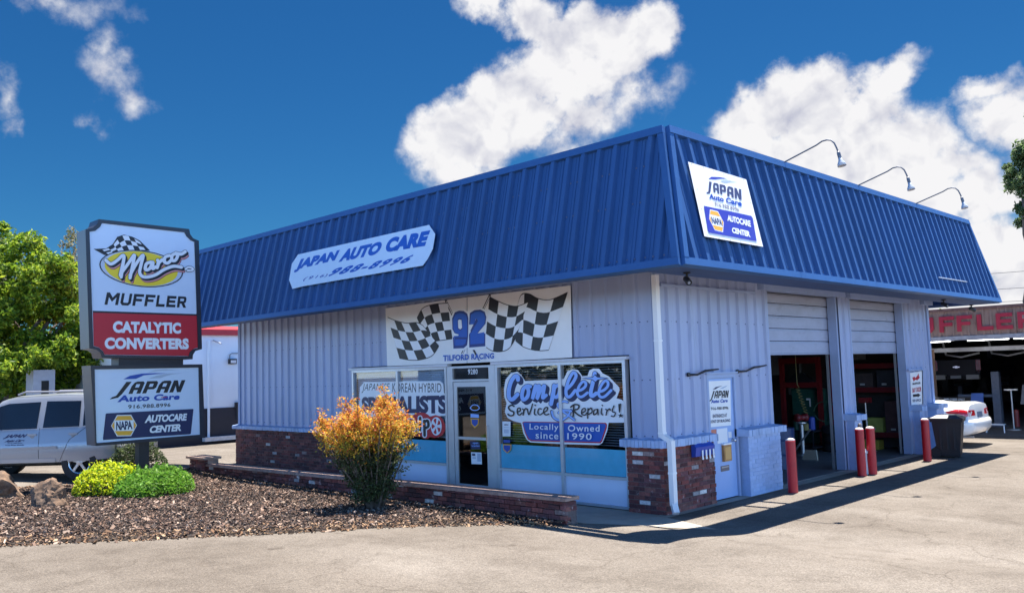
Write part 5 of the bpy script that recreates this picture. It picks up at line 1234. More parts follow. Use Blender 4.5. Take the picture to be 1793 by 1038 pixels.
# ------------------------------------------------------------------ the white building beyond the sign
wb = thing('white_building', (-20.5, 4, .22), 'white building with red roof band and black painted base behind the pole sign', 'building')
wpaint = mat('white_wall_paint', (.76, .85, .94), .6, var=.03, vscale=1.5)
mb = MB(); mb.box(-30, -20.5, .9, 14, 1.30, 3.80); mb.build('wall', wpaint, wb)
mb = MB(); mb.box(-30.02, -20.47, .88, 14.02, .1, 1.297); mb.build('wall_base', mat('black_wall_paint', (.018, .022, .036), .5, var=.1), wb)
mb = MB(); mb.box(-30.1, -20.30, .78, 14.1, 3.80, 3.99); mb.prism([(-20.28, 3.992), (-21.2, 4.16), (-29, 4.16), (-30.1, 3.992)], lambda u, v, w: (u, w, v), .76, 14.1); mb.build('roof_band', mat('red_band', (.50, .02, .025), .45, var=.05), wb)
mb = MB(); mb.tube([(-20.42, 2.66, .3), (-20.42, 2.66, 3.6)], .045, 8); mb.build('pipe', wpaint, wb)
mb = MB(); mb.box(-20.46, -20.22, 2.45, 6.5, .2, .34); mb.build('kerb', mat('kerb_white', (.62, .64, .66), .8, var=.2), wb)
mb = MB(); mb.box(-20.49, -20.35, 3.40, 3.66, 2.80, 2.98); mb.tube([(-20.47, 3.45, 2.98), (-20.45, 3.45, 3.12), (-20.45, 3.52, 3.17), (-20.45, 4.4, 3.17)], .012, 6); fl = mb.build('flood_light', black_metal, wb); mb = MB(); mb.box(-20.348, -20.342, 3.43, 3.63, 2.83, 2.93); mb.build('lens', lens, fl)
mb = MB(); mb.tube([(-20.47, 2.85, 3.62), (-20.38, 2.88, 3.58), (-20.2, 3.0, 3.50)], .03, 8); mb.build('camera', mat('camera_grey', (.5, .5, .52), .4), wb)
mb = MB(); mb.box(-20.46, -20.36, 3.62, 3.80, 1.28, 1.46); mb.tube([(-20.42, 3.7, 1.28), (-20.42, 3.7, .85)], .02, 6); mb.build('meter_box', black_metal, wb)
sh = thing('grey_block_tower', (-25.2, -1.1, .2), 'pale grey block tower with black opening showing under the leafy tree', 'building')
mb = MB(); mb.box(-26.0, -25.2, -1.42, -.72, .1, 2.80); mb.build('wall', mat('grey_render', (.42, .44, .50), .8, var=.08), sh)
mb = MB(); mb.box(-25.195, -25.185, -1.16, -.92, 1.6, 2.42); mb.build('opening', rubber, sh)

# ------------------------------------------------------------------ overhead lines
for k, (z, dz) in enumerate(((9.0, .6), (8.0, .55), (7.2, .5))):
    pts = []
    for i in range(25):
        u = i/24; pts.append((-30+60*u, 52+4*k*.2, z-1.6*4*u*(1-u)+dz*u))
    mb = MB(); mb.tube(pts, .018, 4); tag(mb.build('power_line', black_metal, loc=(0, 52, z)), ['highest of three thin power lines behind the muffler shop', 'middle of three thin power lines behind the muffler shop', 'lowest of three thin power lines behind the muffler shop'][k], 'cable', 'power lines behind the workshop')
# ------------------------------------------------------------------ vehicles (local axes: +x forward, +y left, origin on the ground)
tyre_m = mat('tyre_rubber', (.014, .014, .016), .75, var=.1); rim_m = mat('wheel_alloy', (.50, .51, .53), .3, metal=.7); car_glass = mat('tinted_car_glass', (.012, .014, .018), .06, spec=.8); trim_black = mat('car_trim_black', (.014, .014, .016), .5)
tail_m = mat('tail_lamp_red', (.55, .012, .02), .15, coat=.6); plate_m = mat('number_plate', (.62, .66, .74), .5); lamp_clear = mat('head_lamp_clear', (.6, .62, .66), .1, coat=.6); well_m = mat('wheel_well_black', (.006, .006, .007), .9)
class Car:
    def __init__(s, name, loc, rotz, label, cat, paint, st, group=None):
        s.t = thing(name, loc, label, cat, group, rotz, local=True); s.st = st; s.paint = paint
    def lerp(s, x):
        st = s.st
        if x <= st[0][0]: return st[0]
        for a, b in zip(st, st[1:]):
            if x <= b[0]:
                k = (x-a[0])/(b[0]-a[0]); return tuple(p+(q-p)*k for p, q in zip(a, b))
        return st[-1]
    def sec(s, v):
        x, zb, zl, zt, wb, wm, wl, wt = v
        zm = zb+(zl-zb)*.58
        return [(0, zb), (wb*.8, zb), (wb, zb+.05), (wm-.01, zb+(zl-zb)*.3), (wm, zm), (wm-.012, zm+.03), (wl, zl-.02), (wl-.015, zl+.015), (wt+.02, zt-.10), (wt-.03, zt-.035), (wt*.72, zt), (0, zt+.015)]
    def side(s, x, z, off=0.0):
        P_ = s.sec(s.lerp(x))
        for (w0, z0), (w1, z1) in zip(P_[2:], P_[3:]):
            if z0 <= z <= z1+1e-6: return w0+(w1-w0)*(z-z0)/max(1e-6, z1-z0)+off
        return P_[9][0]+off
    def body(s, wheels, r):
        xs = []
        for a, b in zip(s.st, s.st[1:]):
            n = max(1, int((b[0]-a[0])/.12)); xs += [a[0]+(b[0]-a[0])*i/n for i in range(n)]
        xs.append(s.st[-1][0]); mb = MB(); rings = []
        for x in xs:
            h = s.sec(s.lerp(x)); rings.append([(x, w, z) for w, z in h]+[(x, -w, z) for w, z in reversed(h[1:-1])])
        n = len(rings[0]); vs = [p for g in rings for p in g]; fs = []
        for i in range(len(rings)-1):
            for k in range(n): fs.append((i*n+k, i*n+(k+1) % n, (i+1)*n+(k+1) % n, (i+1)*n+k))
        fs.append(tuple(range(n-1, -1, -1))); fs.append(tuple((len(rings)-1)*n+k for k in range(n)))
        mb.mesh(vs, fs); o = mb.build('body', s.paint, s.t, smooth=True)
        o.data.materials.append(well_m)
        cm = MB()
        for x in wheels: cm.lathe([(r*1.17, -1.3), (r*1.17, 1.3)], (x, 0, r*1.02), 40, (0, 1, 0))
        c = cm.build('cut', [s.paint, well_m]); c.data.polygons.foreach_set('material_index', [1]*len(c.data.polygons))
        # keep the middle of the floor: the cut only needs to be as deep as the wheel
        cm2 = MB()
        md = o.modifiers.new('arch', 'BOOLEAN'); md.object = c; md.operation = 'DIFFERENCE'; md.solver = 'EXACT'
        dg = bpy.context.evaluated_depsgraph_get(); me = bpy.data.meshes.new_from_object(o.evaluated_get(dg)); o.modifiers.clear(); old = o.data; o.data = me; bpy.data.meshes.remove(old)
        bpy.data.objects.remove(c)
        me.set_sharp_from_angle(angle=R(38))
        mb = MB()
        for x in wheels:
            v = s.lerp(x); mb.box(x-r*1.2, x+r*1.2, -v[4]*.62, v[4]*.62, v[1]+.02, r*2.25)
        mb.box(wheels[0], wheels[1], -.5, .5, v[1]-.06, v[1]+.03)
        mb.build('underbody', well_m, s.t)
        return o
    def wheels(s, xs, r, track, w=.22, spokes=5):
        for x in xs:
            for sg in (-1, 1):
                y = sg*track; q = r*.62
                mb = MB(); mb.lathe([(q*.98, -w*.2), (q, -w/2), (r*.93, -w/2), (r, -w*.32), (r, w*.32), (r*.93, w/2), (q, w/2), (q*.98, w*.2)], (x, y, r), 32, (0, 1, 0), cap=False); wh = mb.build('wheel', tyre_m, s.t)
                mb = MB(); mb.lathe([(q*.90, -w*.34), (q, -w*.38), (q, w*.38), (q*.90, w*.34)], (x, y, r), 28, (0, 1, 0), cap=False)
                for k in range(spokes):
                    a = k*2*math.pi/spokes+.3; d = Vector((math.cos(a), 0, math.sin(a))); c = Vector((x, y+sg*w*.30, r)); mb.bar(c, c+d*q*.98, .05, .03, (0, 1, 0))
                mb.lathe([(.06, sg*w*.25), (.06, sg*w*.38), (.0, sg*w*.4)], (x, y, r), 14, (0, 1, 0)); mb.lathe([(q*.93, sg*w*.05), (.0, sg*w*.06)], (x, y, r), 20, (0, 1, 0), 1); mb.build('rim', [rim_m, well_m], wh)
    def strip(s, bot, top, off, sg=1, n=6):
        """points along two lines on the side -> mesh patch hugging the body"""
        vs = []
        def res(L):
            out = []
            for i in range(len(L)-1):
                for k in range(n): out.append((L[i][0]+(L[i+1][0]-L[i][0])*k/n, L[i][1]+(L[i+1][1]-L[i][1])*k/n))
            return out+[L[-1]]
        B, T = res(bot), res(top); m_ = len(B); rows = 4
        mb = MB(); vs = []
        for r in range(rows+1):
            for b, t in zip(B, T):
                x = b[0]+(t[0]-b[0])*r/rows; z = b[1]+(t[1]-b[1])*r/rows; vs.append((x, sg*s.side(x, z, off), z))
        mb.mesh(vs, [(r*m_+i, r*m_+i+1, (r+1)*m_+i+1, (r+1)*m_+i) for r in range(rows) for i in range(m_-1)])
        return mb
    def seam(s, pts, sg=1, w=.008, off=.002, name='door_seam', m_=None, parent=None):
        mb = MB()
        P_ = []
        for (x0, z0), (x1, z1) in zip(pts, pts[1:]):
            for k in range(8): P_.append((x0+(x1-x0)*k/8, z0+(z1-z0)*k/8))
        P_.append(pts[-1]); mb.tube([(x, sg*s.side(x, z, off), z) for x, z in P_], w/2, 5); return mb.build(name, m_ or trim_black, parent or s.t)
suv_silver = mat('silver_car_paint', (.30, .315, .35), .3, metal=.3, coat=.5); suv_dark = mat('dark_blue_car_paint', (.012, .018, .045), .25, coat=.8)
SUV = [(-1.92, .52, .95, 1.28, .66, .74, .70, .58), (-1.87, .42, 1.02, 1.50, .78, .84, .80, .62), (-1.76, .38, 1.05, 1.64, .84, .88, .85, .655), (-1.38, .35, 1.05, 1.69, .86, .90, .87, .68), (-.6, .33, 1.03, 1.72, .87, .905, .88, .69), (.25, .33, 1.01, 1.70, .87, .905, .88, .69),
       (.55, .33, 1.0, 1.64, .87, .905, .88, .67), (1.18, .34, .99, 1.14, .86, .90, .87, .74), (1.85, .36, .92, 1.02, .84, .88, .84, .70), (2.12, .40, .80, .92, .76, .82, .78, .62), (2.22, .46, .66, .76, .62, .68, .64, .52)]
def make_suv(loc, rz, label, paint, art=False):
    c = Car('suv', loc, rz, label, 'suv', paint, SUV)
    c.body((-1.16, 1.28), .37); c.wheels((-1.16, 1.28), .37, .76)
    for sg in (1, -1):
        for bot, top in (([(-.30, 1.05), (.40, 1.04), (.86, 1.06)], [(-.30, 1.57), (.36, 1.55), (.56, 1.50)]), ([(-1.16, 1.07), (-.42, 1.06)], [(-1.12, 1.57), (-.42, 1.58)]), ([(-1.72, 1.11), (-1.23, 1.08)], [(-1.62, 1.50), (-1.19, 1.57)])):
            c.strip(bot, top, .006, sg).build('window', car_glass, c.t, smooth=True)
        c.seam([(-.36, .36), (-.36, 1.06)], sg); c.seam([(.92, .36), (.92, 1.0)], sg); c.seam([(-1.30, 1.05), (-.98, .82), (-.78, .40)], sg)
        c.strip([(-.70, .36), (.84, .36)], [(-.70, .46), (.84, .46)], .012, sg).build('sill_trim', mat('sill_silver', (.36, .37, .40), .35, metal=.3), c.t)
        c.strip([(-.74, .64), (.84, .62)], [(-.74, .70), (.84, .68)], .014, sg).build('side_moulding', paint, c.t)
        for x in (-.22, -1.05):
            y = sg*c.side(x, .93, .02); mb = MB(); mb.box(x-.09, x+.09, min(y, y-sg*.02), max(y, y-sg*.02), .915, .945); mb.build('handle', paint, c.t)
            mb = MB(); mb.lathe([(.05, 0), (.04, .004), (.0, .005)], (x, sg*c.side(x, .90, .0), .905), 14, (0, sg, 0)); mb.build('handle_cup', mat('cup_shadow', (.25, .25, .27), .4), c.t)
        mb = MB(); mb.rbox((.80, sg*1.00, 1.10), (.10, 0, 0), (0, .10, 0), (0, 0, .085)); mb.bar((.78, sg*.85, 1.06), (.78, sg*.95, 1.08), .05, .05); o = mb.build('mirror', paint, c.t); bv = o.modifiers.new('soft', 'BEVEL'); bv.width = .04; bv.segments = 3
        mb = MB(); mb.tube([(-1.5, sg*.60, 1.70), (-1.42, sg*.60, 1.755), (.1, sg*.61, 1.775), (.25, sg*.61, 1.72)], .018, 8); mb.build('roof_rail', mat('rail_grey', (.30, .30, .33), .4), c.t)
        c.strip([(-1.86, .98), (-1.74, .98)], [(-1.84, 1.36), (-1.77, 1.36)], .012, sg).build('tail_lamp', tail_m, c.t)
        mb = MB(); mb.box(-1.925, -1.86, min(sg*.52, sg*.74), max(sg*.52, sg*.74), .98, 1.32); mb.build('tail_lamp', tail_m, c.t)
        c.strip([(1.9, .72), (2.1, .68)], [(1.88, .88), (2.08, .80)], .01, sg).build('headlight', lamp_clear, c.t)
    mb = MB(); mb.face([(.60, -.60, 1.605), (.60, .60, 1.605), (1.15, .70, 1.17), (1.15, -.70, 1.17)]); o = mb.build('windscreen', car_glass, c.t)
    o.data.transform(Matrix.Translation((.02, 0, .035)))
    mb = MB(); mb.hexa([(-1.915, -.55, 1.12), (-1.88, -.55, 1.12), (-1.88, .55, 1.12), (-1.915, .55, 1.12), (-1.865, -.5, 1.5), (-1.82, -.5, 1.5), (-1.82, .5, 1.5), (-1.865, .5, 1.5)]); mb.build('rear_window', car_glass, c.t)
    mb = MB(); mb.box(-1.95, -1.925, -.26, .26, .80, .93); mb.build('number_plate', plate_m, c.t); mb = MB(); mb.box(-1.98, -1.80, -.78, .78, .48, .66); mb.build('bumper', paint, c.t)
    if art:   # door lettering
        mb = MB(); V, F = text_mesh('JAPAN', .05, 1.0)
        def put(st, x0, z0, w, h, sh, bold=.03):
            V, F = text_mesh(st, bold, 1.0); pts = []
            for u, v in V:
                xx = x0-(u+sh*(v-.5)*.2)*w; zz = z0+v*h; pts.append((xx, c.side(xx, zz, .004), zz))
            mb.mesh(pts, F)
        put('JAPAN', .33, .865, .42, .085, 1.2, .06); put('Auto Care', .31, .80, .38, .05, .8, .05); put('(916) 988-8996', .27, .765, .30, .022, 0, .02); put('Free Shop Shuttle', .31, .725, .38, .026, 0, .03)
        mb.build('door_lettering', MATS['ink_navy'], c.t, fix=False)
    return c
sx, sy = -11.92, -4.95
make_suv((sx, sy, hgt(-11.2, -5.2)-.02), math.atan2(-.67, -.74), 'silver suv with dark lettering on its door parked left of the pole sign', suv_silver, True)
make_suv((-4.35, 6.75, .022), math.pi, 'dark blue suv with red tail lamp inside the first bay', suv_dark)
SED = [(-2.44, .40, .80, .90, .64, .74, .71, .62), (-2.41, .34, .86, 1.05, .74, .82, .79, .69), (-2.22, .27, .90, 1.09, .82, .88, .84, .71), (-1.75, .24, .91, 1.08, .85, .90, .87, .70), (-1.50, .22, .93, 1.10, .86, .91, .88, .70), (-.70, .21, .94, 1.42, .87, .915, .885, .58), (.0, .21, .93, 1.46, .87, .915, .885, .57), (.45, .21, .92, 1.40, .87, .91, .88, .57), (1.15, .22, .90, 1.02, .86, .90, .87, .70), (1.9, .24, .80, .90, .83, .87, .83, .68), (2.25, .28, .66, .76, .74, .80, .76, .6), (2.36, .36, .56, .64, .6, .66, .62, .5)]
def make_sedan(loc, rz, label, paint):
    c = Car('sedan', loc, rz, label, 'car', paint, SED)
    c.body((-1.38, 1.40), .33); c.wheels((-1.38, 1.40), .33, .77, .21, 9)
    for sg in (1, -1):
        c.strip([(-1.18, .98), (-.1, .97), (.92, .95)], [(-.86, 1.26), (-.1, 1.36), (.42, 1.31)], .006, sg).build('window', car_glass, c.t, smooth=True)
        c.seam([(-.12, .26), (-.12, .95)], sg); c.seam([(.85, .26), (.85, .92)], sg); c.seam([(-1.0, .28), (-1.05, .95)], sg)
        c.strip([(-2.42, .78), (-2.34, .74), (-2.15, .77), (-1.93, .86)], [(-2.415, .90), (-2.32, .93), (-2.15, .945), (-1.93, .885)], .010, sg).build('tail_lamp', tail_m, c.t, smooth=True)
        mb = MB(); mb.hexa([(-2.465, sg*.40, .78), (-2.40, sg*.40, .78), (-2.38, sg*.76, .77), (-2.43, sg*.76, .77), (-2.45, sg*.40, .91), (-2.40, sg*.40, .91), (-2.37, sg*.74, .92), (-2.42, sg*.74, .92)]); mb.build('tail_lamp', tail_m, c.t)
        c.strip([(1.95, .62), (2.2, .58)], [(1.9, .78), (2.18, .70)], .01, sg).build('headlight', lamp_clear, c.t)
        mb = MB(); mb.rbox((.62, sg*.98, 1.0), (.08, 0, 0), (0, .09, 0), (0, 0, .06)); mb.build('mirror', paint, c.t)
    mb = MB(); W0, W1 = .60, .50
    mb.mesh([(-1.45, -W0, 1.135), (-1.45, W0, 1.135), (-.78, W1, 1.415), (-.78, -W1, 1.415), (-1.45, 0, 1.15), (-.78, 0, 1.43)], [(0, 4, 5, 3), (4, 1, 2, 5)]); mb.build('rear_window', car_glass, c.t)
    mb = MB(); mb.face([(.50, -.50, 1.40), (.50, .50, 1.40), (1.1, .64, 1.07), (1.1, -.64, 1.07)]); mb.build('windscreen', car_glass, c.t)
    mb = MB(); mb.hexa([(-2.47, -.16, .72), (-2.40, -.16, .72), (-2.40, .16, .72), (-2.47, .16, .72), (-2.455, -.16, .86), (-2.40, -.16, .86), (-2.40, .16, .86), (-2.455, .16, .86)]); mb.build('number_plate', mat('plate_dark', (.10, .13, .20), .4), c.t)
    mb = MB(); vs = []
    prof = [(.69, -2.40), (.68, -2.52), (.60, -2.56), (.44, -2.54), (.34, -2.46), (.30, -2.34)]
    ys = [-.88, -.80, -.6, 0, .6, .80, .88]; bk = [.22, .07, .02, 0, .02, .07, .22]
    for z, x in prof:
        for y, b in zip(ys, bk): vs.append((x+b, y, z))
    mb.mesh(vs, [(r*7+i, r*7+i+1, (r+1)*7+i+1, (r+1)*7+i) for r in range(5) for i in range(6)]); mb.build('bumper', paint, c.t, smooth=True)
    mb = MB(); mb.tube([(-2.1, .55, .24), (-2.44, .55, .25)], .03, 10); mb.build('exhaust', steel, c.t)
    return c
white_car = mat('white_car_paint', (.80, .80, .80), .25, coat=.6)
make_sedan((-1.82, 12.98, 0), math.pi, 'white sedan parked tail out behind the shop beside the black bin', white_car)
c = make_sedan((1.18, 20.9, 1.06), math.pi/2, 'silver car raised high on poles at the right edge of the dark bay', mat('silver_blue_paint', (.40, .46, .60), .3, metal=.3))
for x in (.6, 1.8):
    for y in (19.9, 21.9):
        if (x, y) == (.6, 19.9): pass
        mb = MB(); mb.tube([(x, y, .016), (x, y, 1.30)], .05, 8); tag(mb.build('support_pole', steel, loc=(x, y, 0)), 'steel pole holding up the raised silver car', 'pole', 'poles under the raised car')
# pickup on the lift
pk = thing('pickup_truck', (-4.25, 29.6, .80), 'dark pickup truck raised on a lift seen from behind in the muffler bay', 'pickup', rotz=math.pi/2, local=True)
pm = mat('pickup_dark_paint', (.022, .025, .045), .4, spec=.5)
mb = MB()
mb.hexa([(-2.6, -.86, .62), (2.5, -.86, .52), (2.5, .86, .52), (-2.6, .86, .62), (-2.6, -.88, 1.15), (2.5, -.84, 1.10), (2.5, .84, 1.10), (-2.6, .88, 1.15)])
mb.build('body', pm, pk)
mb = MB()
for sg in (-1, 1): mb.box(-2.6, -.62, min(sg*.84, sg*.90), max(sg*.84, sg*.90), 1.152, 1.36)
mb.box(-.70, -.62, -.84, .84, 1.152, 1.36); mb.build('bed_side', pm, pk)
mb = MB(); mb.box(-2.66, -2.60, -.72, .72, .74, 1.35); mb.box(-2.67, -2.655, -.74, .74, 1.28, 1.34); mb.build('tailgate', pm, pk)
mb = MB(); mb.rbox((-2.668, 0, 1.06), (.006, 0, 0), (0, .13, 0), (0, 0, .022)); mb.rbox((-2.670, 0, 1.06), (.006, 0, 0), (0, .05, 0), (0, 0, .045)); mb.build('emblem', chrome, pk)
mb = MB(); mb.hexa([(-.6, -.80, 1.12), (1.2, -.80, 1.12), (1.2, .80, 1.12), (-.6, .80, 1.12), (-.45, -.66, 1.80), (.55, -.66, 1.80), (.55, .66, 1.80), (-.45, .66, 1.80)]); cab_ = mb.build('cab', pm, pk); bv = cab_.modifiers.new('soft', 'BEVEL'); bv.width = .06; bv.segments = 3
mb = MB(); mb.hexa([(-.60, -.62, 1.30), (-.56, -.62, 1.30), (-.56, .62, 1.30), (-.60, .62, 1.30), (-.50, -.56, 1.70), (-.46, -.56, 1.70), (-.46, .56, 1.70), (-.50, .56, 1.70)]); mb.build('rear_window', car_glass, pk)
for sg in (-1, 1):
    mb = MB(); mb.box(-2.655, -2.58, min(sg*.735, sg*.91), max(sg*.735, sg*.91), .92, 1.34); mb.build('tail_lamp', tail_m, pk)
    mb = MB(); mb.box(-2.84, -2.66, min(sg*.40, sg*.88), max(sg*.40, sg*.88), .56, .74); mb.build('bumper', mat('bumper_white', (.66, .66, .66), .3), pk)
mb = MB(); mb.box(-2.80, -2.665, -.40, .40, .56, .70); mb.build('bumper', trim_black, pk); mb = MB(); mb.box(-2.82, -2.805, -.20, .20, .60, .72); mb.build('number_plate', plate_m, pk)
for x in (-1.55, 1.65):
    for sg in (-1, 1):
        mb = MB(); mb.lathe([(.22, -.12), (.36, -.12), (.38, -.06), (.38, .06), (.36, .12), (.22, .12)], (x, sg*.74, .30), 24, (0, 1, 0)); w = mb.build('wheel', tyre_m, pk); mb = MB(); mb.lathe([(.22, -.08), (.22, .08), (.0, .09)], (x, sg*.74, .30), 20, (0, 1, 0)); mb.build('rim', rim_m, w)
for x in (-4.98, -3.53):
    mb = MB(); mb.box(x-.1, x+.1, 28.2, 31.2, 1.02, 1.12); mb.box(x-.08, x+.08, 29.5, 29.7, .016, 1.02)
    tag(mb.build('lift_runway', liftm, loc=(x, 29.6, 0)), 'steel lift runway carrying the dark pickup', 'car lift', 'lift runways under the pickup')
# ------------------------------------------------------------------ plants
def leaves(mb, pts, size, pal, rr, flat=.5, jitter=.25, aspect=.5):
    """each point (x, y, z[, palette]) one leaf, a kite of two folded triangles"""
    for p in pts:
        n = Vector((rr.gauss(0, 1), rr.gauss(0, 1), rr.gauss(0, 1)+flat)).normalized(); d = n.orthogonal().normalized(); d.rotate(Matrix.Rotation(rr.uniform(0, 6.283), 3, n)); e = n.cross(d)
        s = size*rr.uniform(.65, 1.3); c = Vector(p[:3]); pl = p[3] if len(p) > 3 else pal; k = rr.choice(pl); g = rr.uniform(1-jitter, 1+jitter)
        a, b, q, w = c-d*s*.5, c+e*s*aspect*.5+n*s*.10, c+d*s*.55, c-e*s*aspect*.5+n*s*.10
        mb.mesh([a, b, q, w], [(0, 1, 2), (0, 2, 3)], 0, (k[0]*g, k[1]*g, k[2]*g))
leaf_m = mat('leaf', (.1, .2, .03), .55, attr=True, transl=.48, spec=.35)
bark = mat('bark', (.13, .10, .08), .9, var=.35, vscale=14, bump=.6)
def limb(mb, a, b, r0, r1, rr, wob=.08, n=6):
    a, b = Vector(a), Vector(b); L_ = (b-a).length; pts = []
    for i in range(n+1):
        u = i/n; p = a.lerp(b, u)
        if 0 < i < n: p += Vector((rr.gauss(0, wob*L_*.3), rr.gauss(0, wob*L_*.3), rr.gauss(0, wob*L_*.2)))
        pts.append(p)
    mb.tube(pts, [r0+(r1-r0)*i/n for i in range(n+1)], 8); return pts
def tree(name, x, y, h, label, clumps, nleaf, lsize, pal, seed, trunk_r=.2, z0=None, lean=(0, 0), group=None, fork=.35, limbs=9):
    """clumps: (dx, dy, z, radius, squash); the crown is many leaf clumps round limbs that reach them"""
    rr = random.Random(seed); z0 = hgt(x, y) if z0 is None else z0
    t = thing(name, (x, y, z0), label, 'tree', group)
    mb = MB(); top = Vector((x+lean[0], y+lean[1], z0+h*fork)); limb(mb, (x, y, z0-.15), top, trunk_r*1.25, trunk_r*.8, rr, .05)
    for c in clumps[:limbs]: limb(mb, top-Vector((0, 0, .2)), (x+c[0], y+c[1], z0+c[2]), trunk_r*.45, .03, rr, .15)
    mb.build('trunk', bark, t, smooth=True)
    mb = MB(); tot = sum(c[3]**2 for c in clumps)
    for c in clumps:
        n = int(nleaf*c[3]**2/tot); pts = []
        sub = [(Vector((rr.gauss(0, 1), rr.gauss(0, 1), rr.gauss(0, .8))).normalized()*c[3]*rr.uniform(.45, 1.0), c[3]*rr.uniform(.22, .42)) for _ in range(14)]
        for i in range(n):
            o, r = rr.choice(sub); v = Vector((rr.gauss(0, 1), rr.gauss(0, 1), rr.gauss(0, 1))).normalized()*r*rr.uniform(.35, 1.05) + o
            pts.append((x+c[0]+v.x, y+c[1]+v.y, z0+c[2]+v.z*c[4]))
        leaves(mb, pts, lsize, c[5] if len(c) > 5 else pal, rr)
    mb.build('crown', leaf_m, t, fix=False)
    return t
G1 = [(.17, .27, .018), (.27, .38, .03), (.11, .20, .018), (.35, .43, .04), (.07, .13, .016)]
G2 = [(.17, .17, .07), (.23, .22, .12), (.12, .14, .05), (.30, .29, .20)]
rr = random.Random(21)
cl = []
for i in range(46):
    a = rr.uniform(0, 6.28); u = rr.uniform(-1, 1); rad = rr.uniform(.45, 1.0)
    dx, dy, dz = math.cos(a)*math.sqrt(1-u*u)*3.3*rad, math.sin(a)*math.sqrt(1-u*u)*3.3*rad, u*2.9*rad
    cl.append((dx, dy, 4.5+dz*1.05, rr.uniform(.8, 1.35), .85))
cl += [(3.4, -.25, 3.15, .75, .7), (3.3, .55, 3.0, .6, .7), (3.2, -1.2, 2.9, .7, .8)]
tree('broadleaf_tree', -28.6, -1.2, 7.0, 'big bright green leafy tree behind the silver suv', cl, 75000, .19, G1, 4, .28)
cl = []
for i in range(22):
    a = rr.uniform(0, 6.28); rad = rr.uniform(.2, 1); cl.append((math.cos(a)*3.6*rad, math.sin(a)*3.6*rad, rr.uniform(6.0, 9.3)-abs(rad)*1.2, rr.uniform(.6, 1.0), 1.2))
tree('pale_tree', -35.5, 1.2, 9.2, 'pale olive feathery tree rising behind the bright green tree', cl, 15000, .13, G2, 9, .22)
# tree at the right edge and crowns over the workshop roof
cl = [(.1, 0, 12.6, 1.0, .9), (-.35, .3, 11.6, .95, .9), (.3, -.3, 11.0, .9, .9), (-.25, .2, 9.6, .85, .9), (.4, .3, 9.0, .9, .9), (1.0, 0, 11.9, 1.2, .9), (1.5, .3, 10.2, 1.3, .9), (1.2, -.3, 13.3, 1.3, .9), (.35, 0, 6.9, .65, .9), (.8, .2, 6.3, .7, .9), (1.3, .1, 7.6, .9, .9), (2.0, 0, 12.5, 1.3, .9), (.9, 0, 14.3, 1.0, .9)]
tree('ivy_tree', -4.05, 39.5, 14, 'tall green tree with ivy covered trunk at the right edge of the photo', cl, 34000, .19, [(.09, .15, .05), (.14, .20, .08), (.06, .11, .04), (.19, .25, .12)], 6, .45, fork=.75)
for x, y, sd, lb in ((-9.3, 38, 31, 'small pale tree top peeping over the rusty fascia beside the shop eave'), (-4.6, 44, 33, 'small tree crown over the rusty fascia left of the ivy trunk')):
    cl = [(rr.uniform(-1.6, 1.6), rr.uniform(-1, 1), rr.uniform(2.6, 4.55), rr.uniform(.6, .9), .8) for _ in range(14)]
    tree('small_tree', x, y, 4.6, lb, cl, 6000, .14, [(.13, .18, .07), (.20, .25, .13), (.09, .13, .05)], sd, .12, group='small trees behind the workshop')
# orange tipped bush
rr = random.Random(12)
bx, by = -3.2, -2.98; bz = hgt(bx, by)
t = thing('orange_bush', (bx, by, bz), 'vase shaped bush with orange new leaves over dark green ones in the mulch', 'bush')
OR = [(.70, .31, .04), (.72, .41, .06), (.62, .21, .04), (.70, .47, .08), (.58, .34, .05), (.52, .14, .06)]; YG = [(.46, .38, .04), (.54, .44, .05), (.30, .30, .04), (.64, .42, .05)]; DG = [(.05, .08, .03), (.075, .11, .04), (.035, .055, .02), (.11, .14, .06), (.06, .07, .03)]
stem = MB(); lf = MB(); shoots = []
for i in range(46):
    a = rr.uniform(0, 6.283); sp = rr.uniform(.08, 1.0)**.7
    hgt_ = rr.uniform(1.28, 1.78)*(1-.20*sp)
    lat = Vector((math.cos(a), math.sin(a), 0))
    side = lat.dot(Vector((-.708, -.705, 0)))      # a little wider on the left, seen from the drive
    reach = (.60+.13*side)*sp
    b0 = Vector((bx, by, bz))+lat*.10*rr.random()
    pts = [b0, b0+lat*reach*.30+Vector((0, 0, hgt_*.30)), b0+lat*reach*.72+Vector((0, 0, hgt_*.62)), b0+lat*reach+Vector((0, 0, hgt_*.88)), b0+lat*reach*1.06+Vector((rr.gauss(0, .04), rr.gauss(0, .04), hgt_*1.03))]
    stem.tube(pts, [.020, .015, .010, .006, .003], 6)
    for k in range(17):      # side twigs
        u = rr.uniform(.10, 1)*(len(pts)-1); j = min(int(u), len(pts)-2); p = pts[j].lerp(pts[j+1], u-j)
        d = Vector((rr.gauss(0, 1), rr.gauss(0, 1), rr.uniform(.1, 1.2))).normalized()*rr.uniform(.10, .24)
        shoots.append((p, p+d))
    shoots.append((pts[3], pts[4]+Vector((0, 0, rr.uniform(0, .10)))))
for a, b in shoots:
    stem.tube([a, b], [.005, .002], 4, cap=False)
    n = 36; P_ = []
    for k in range(n):
        u = rr.uniform(.1, 1.05); p = a.lerp(b, u)+Vector((rr.gauss(0, .035), rr.gauss(0, .035), rr.gauss(0, .03))); z = (p.z-bz)
        q = Vector((p.x-bx, p.y-by)).length; lvl = z+.18*q-.10*max(0, Vector((p.x-bx, p.y-by)).dot(Vector((.7, .7))))+rr.gauss(0, .10)
        pl = OR if lvl > 1.30 else (YG if lvl > 1.0 else DG)
        if pl is YG and rr.random() < .35: pl = OR
        P_.append((p.x, p.y, p.z, pl))
    leaves(lf, P_, .047, OR, rr, .4, .3, .5)
stem.build('stems', bark, t, smooth=True); lf.build('foliage', leaf_m, t, fix=False)
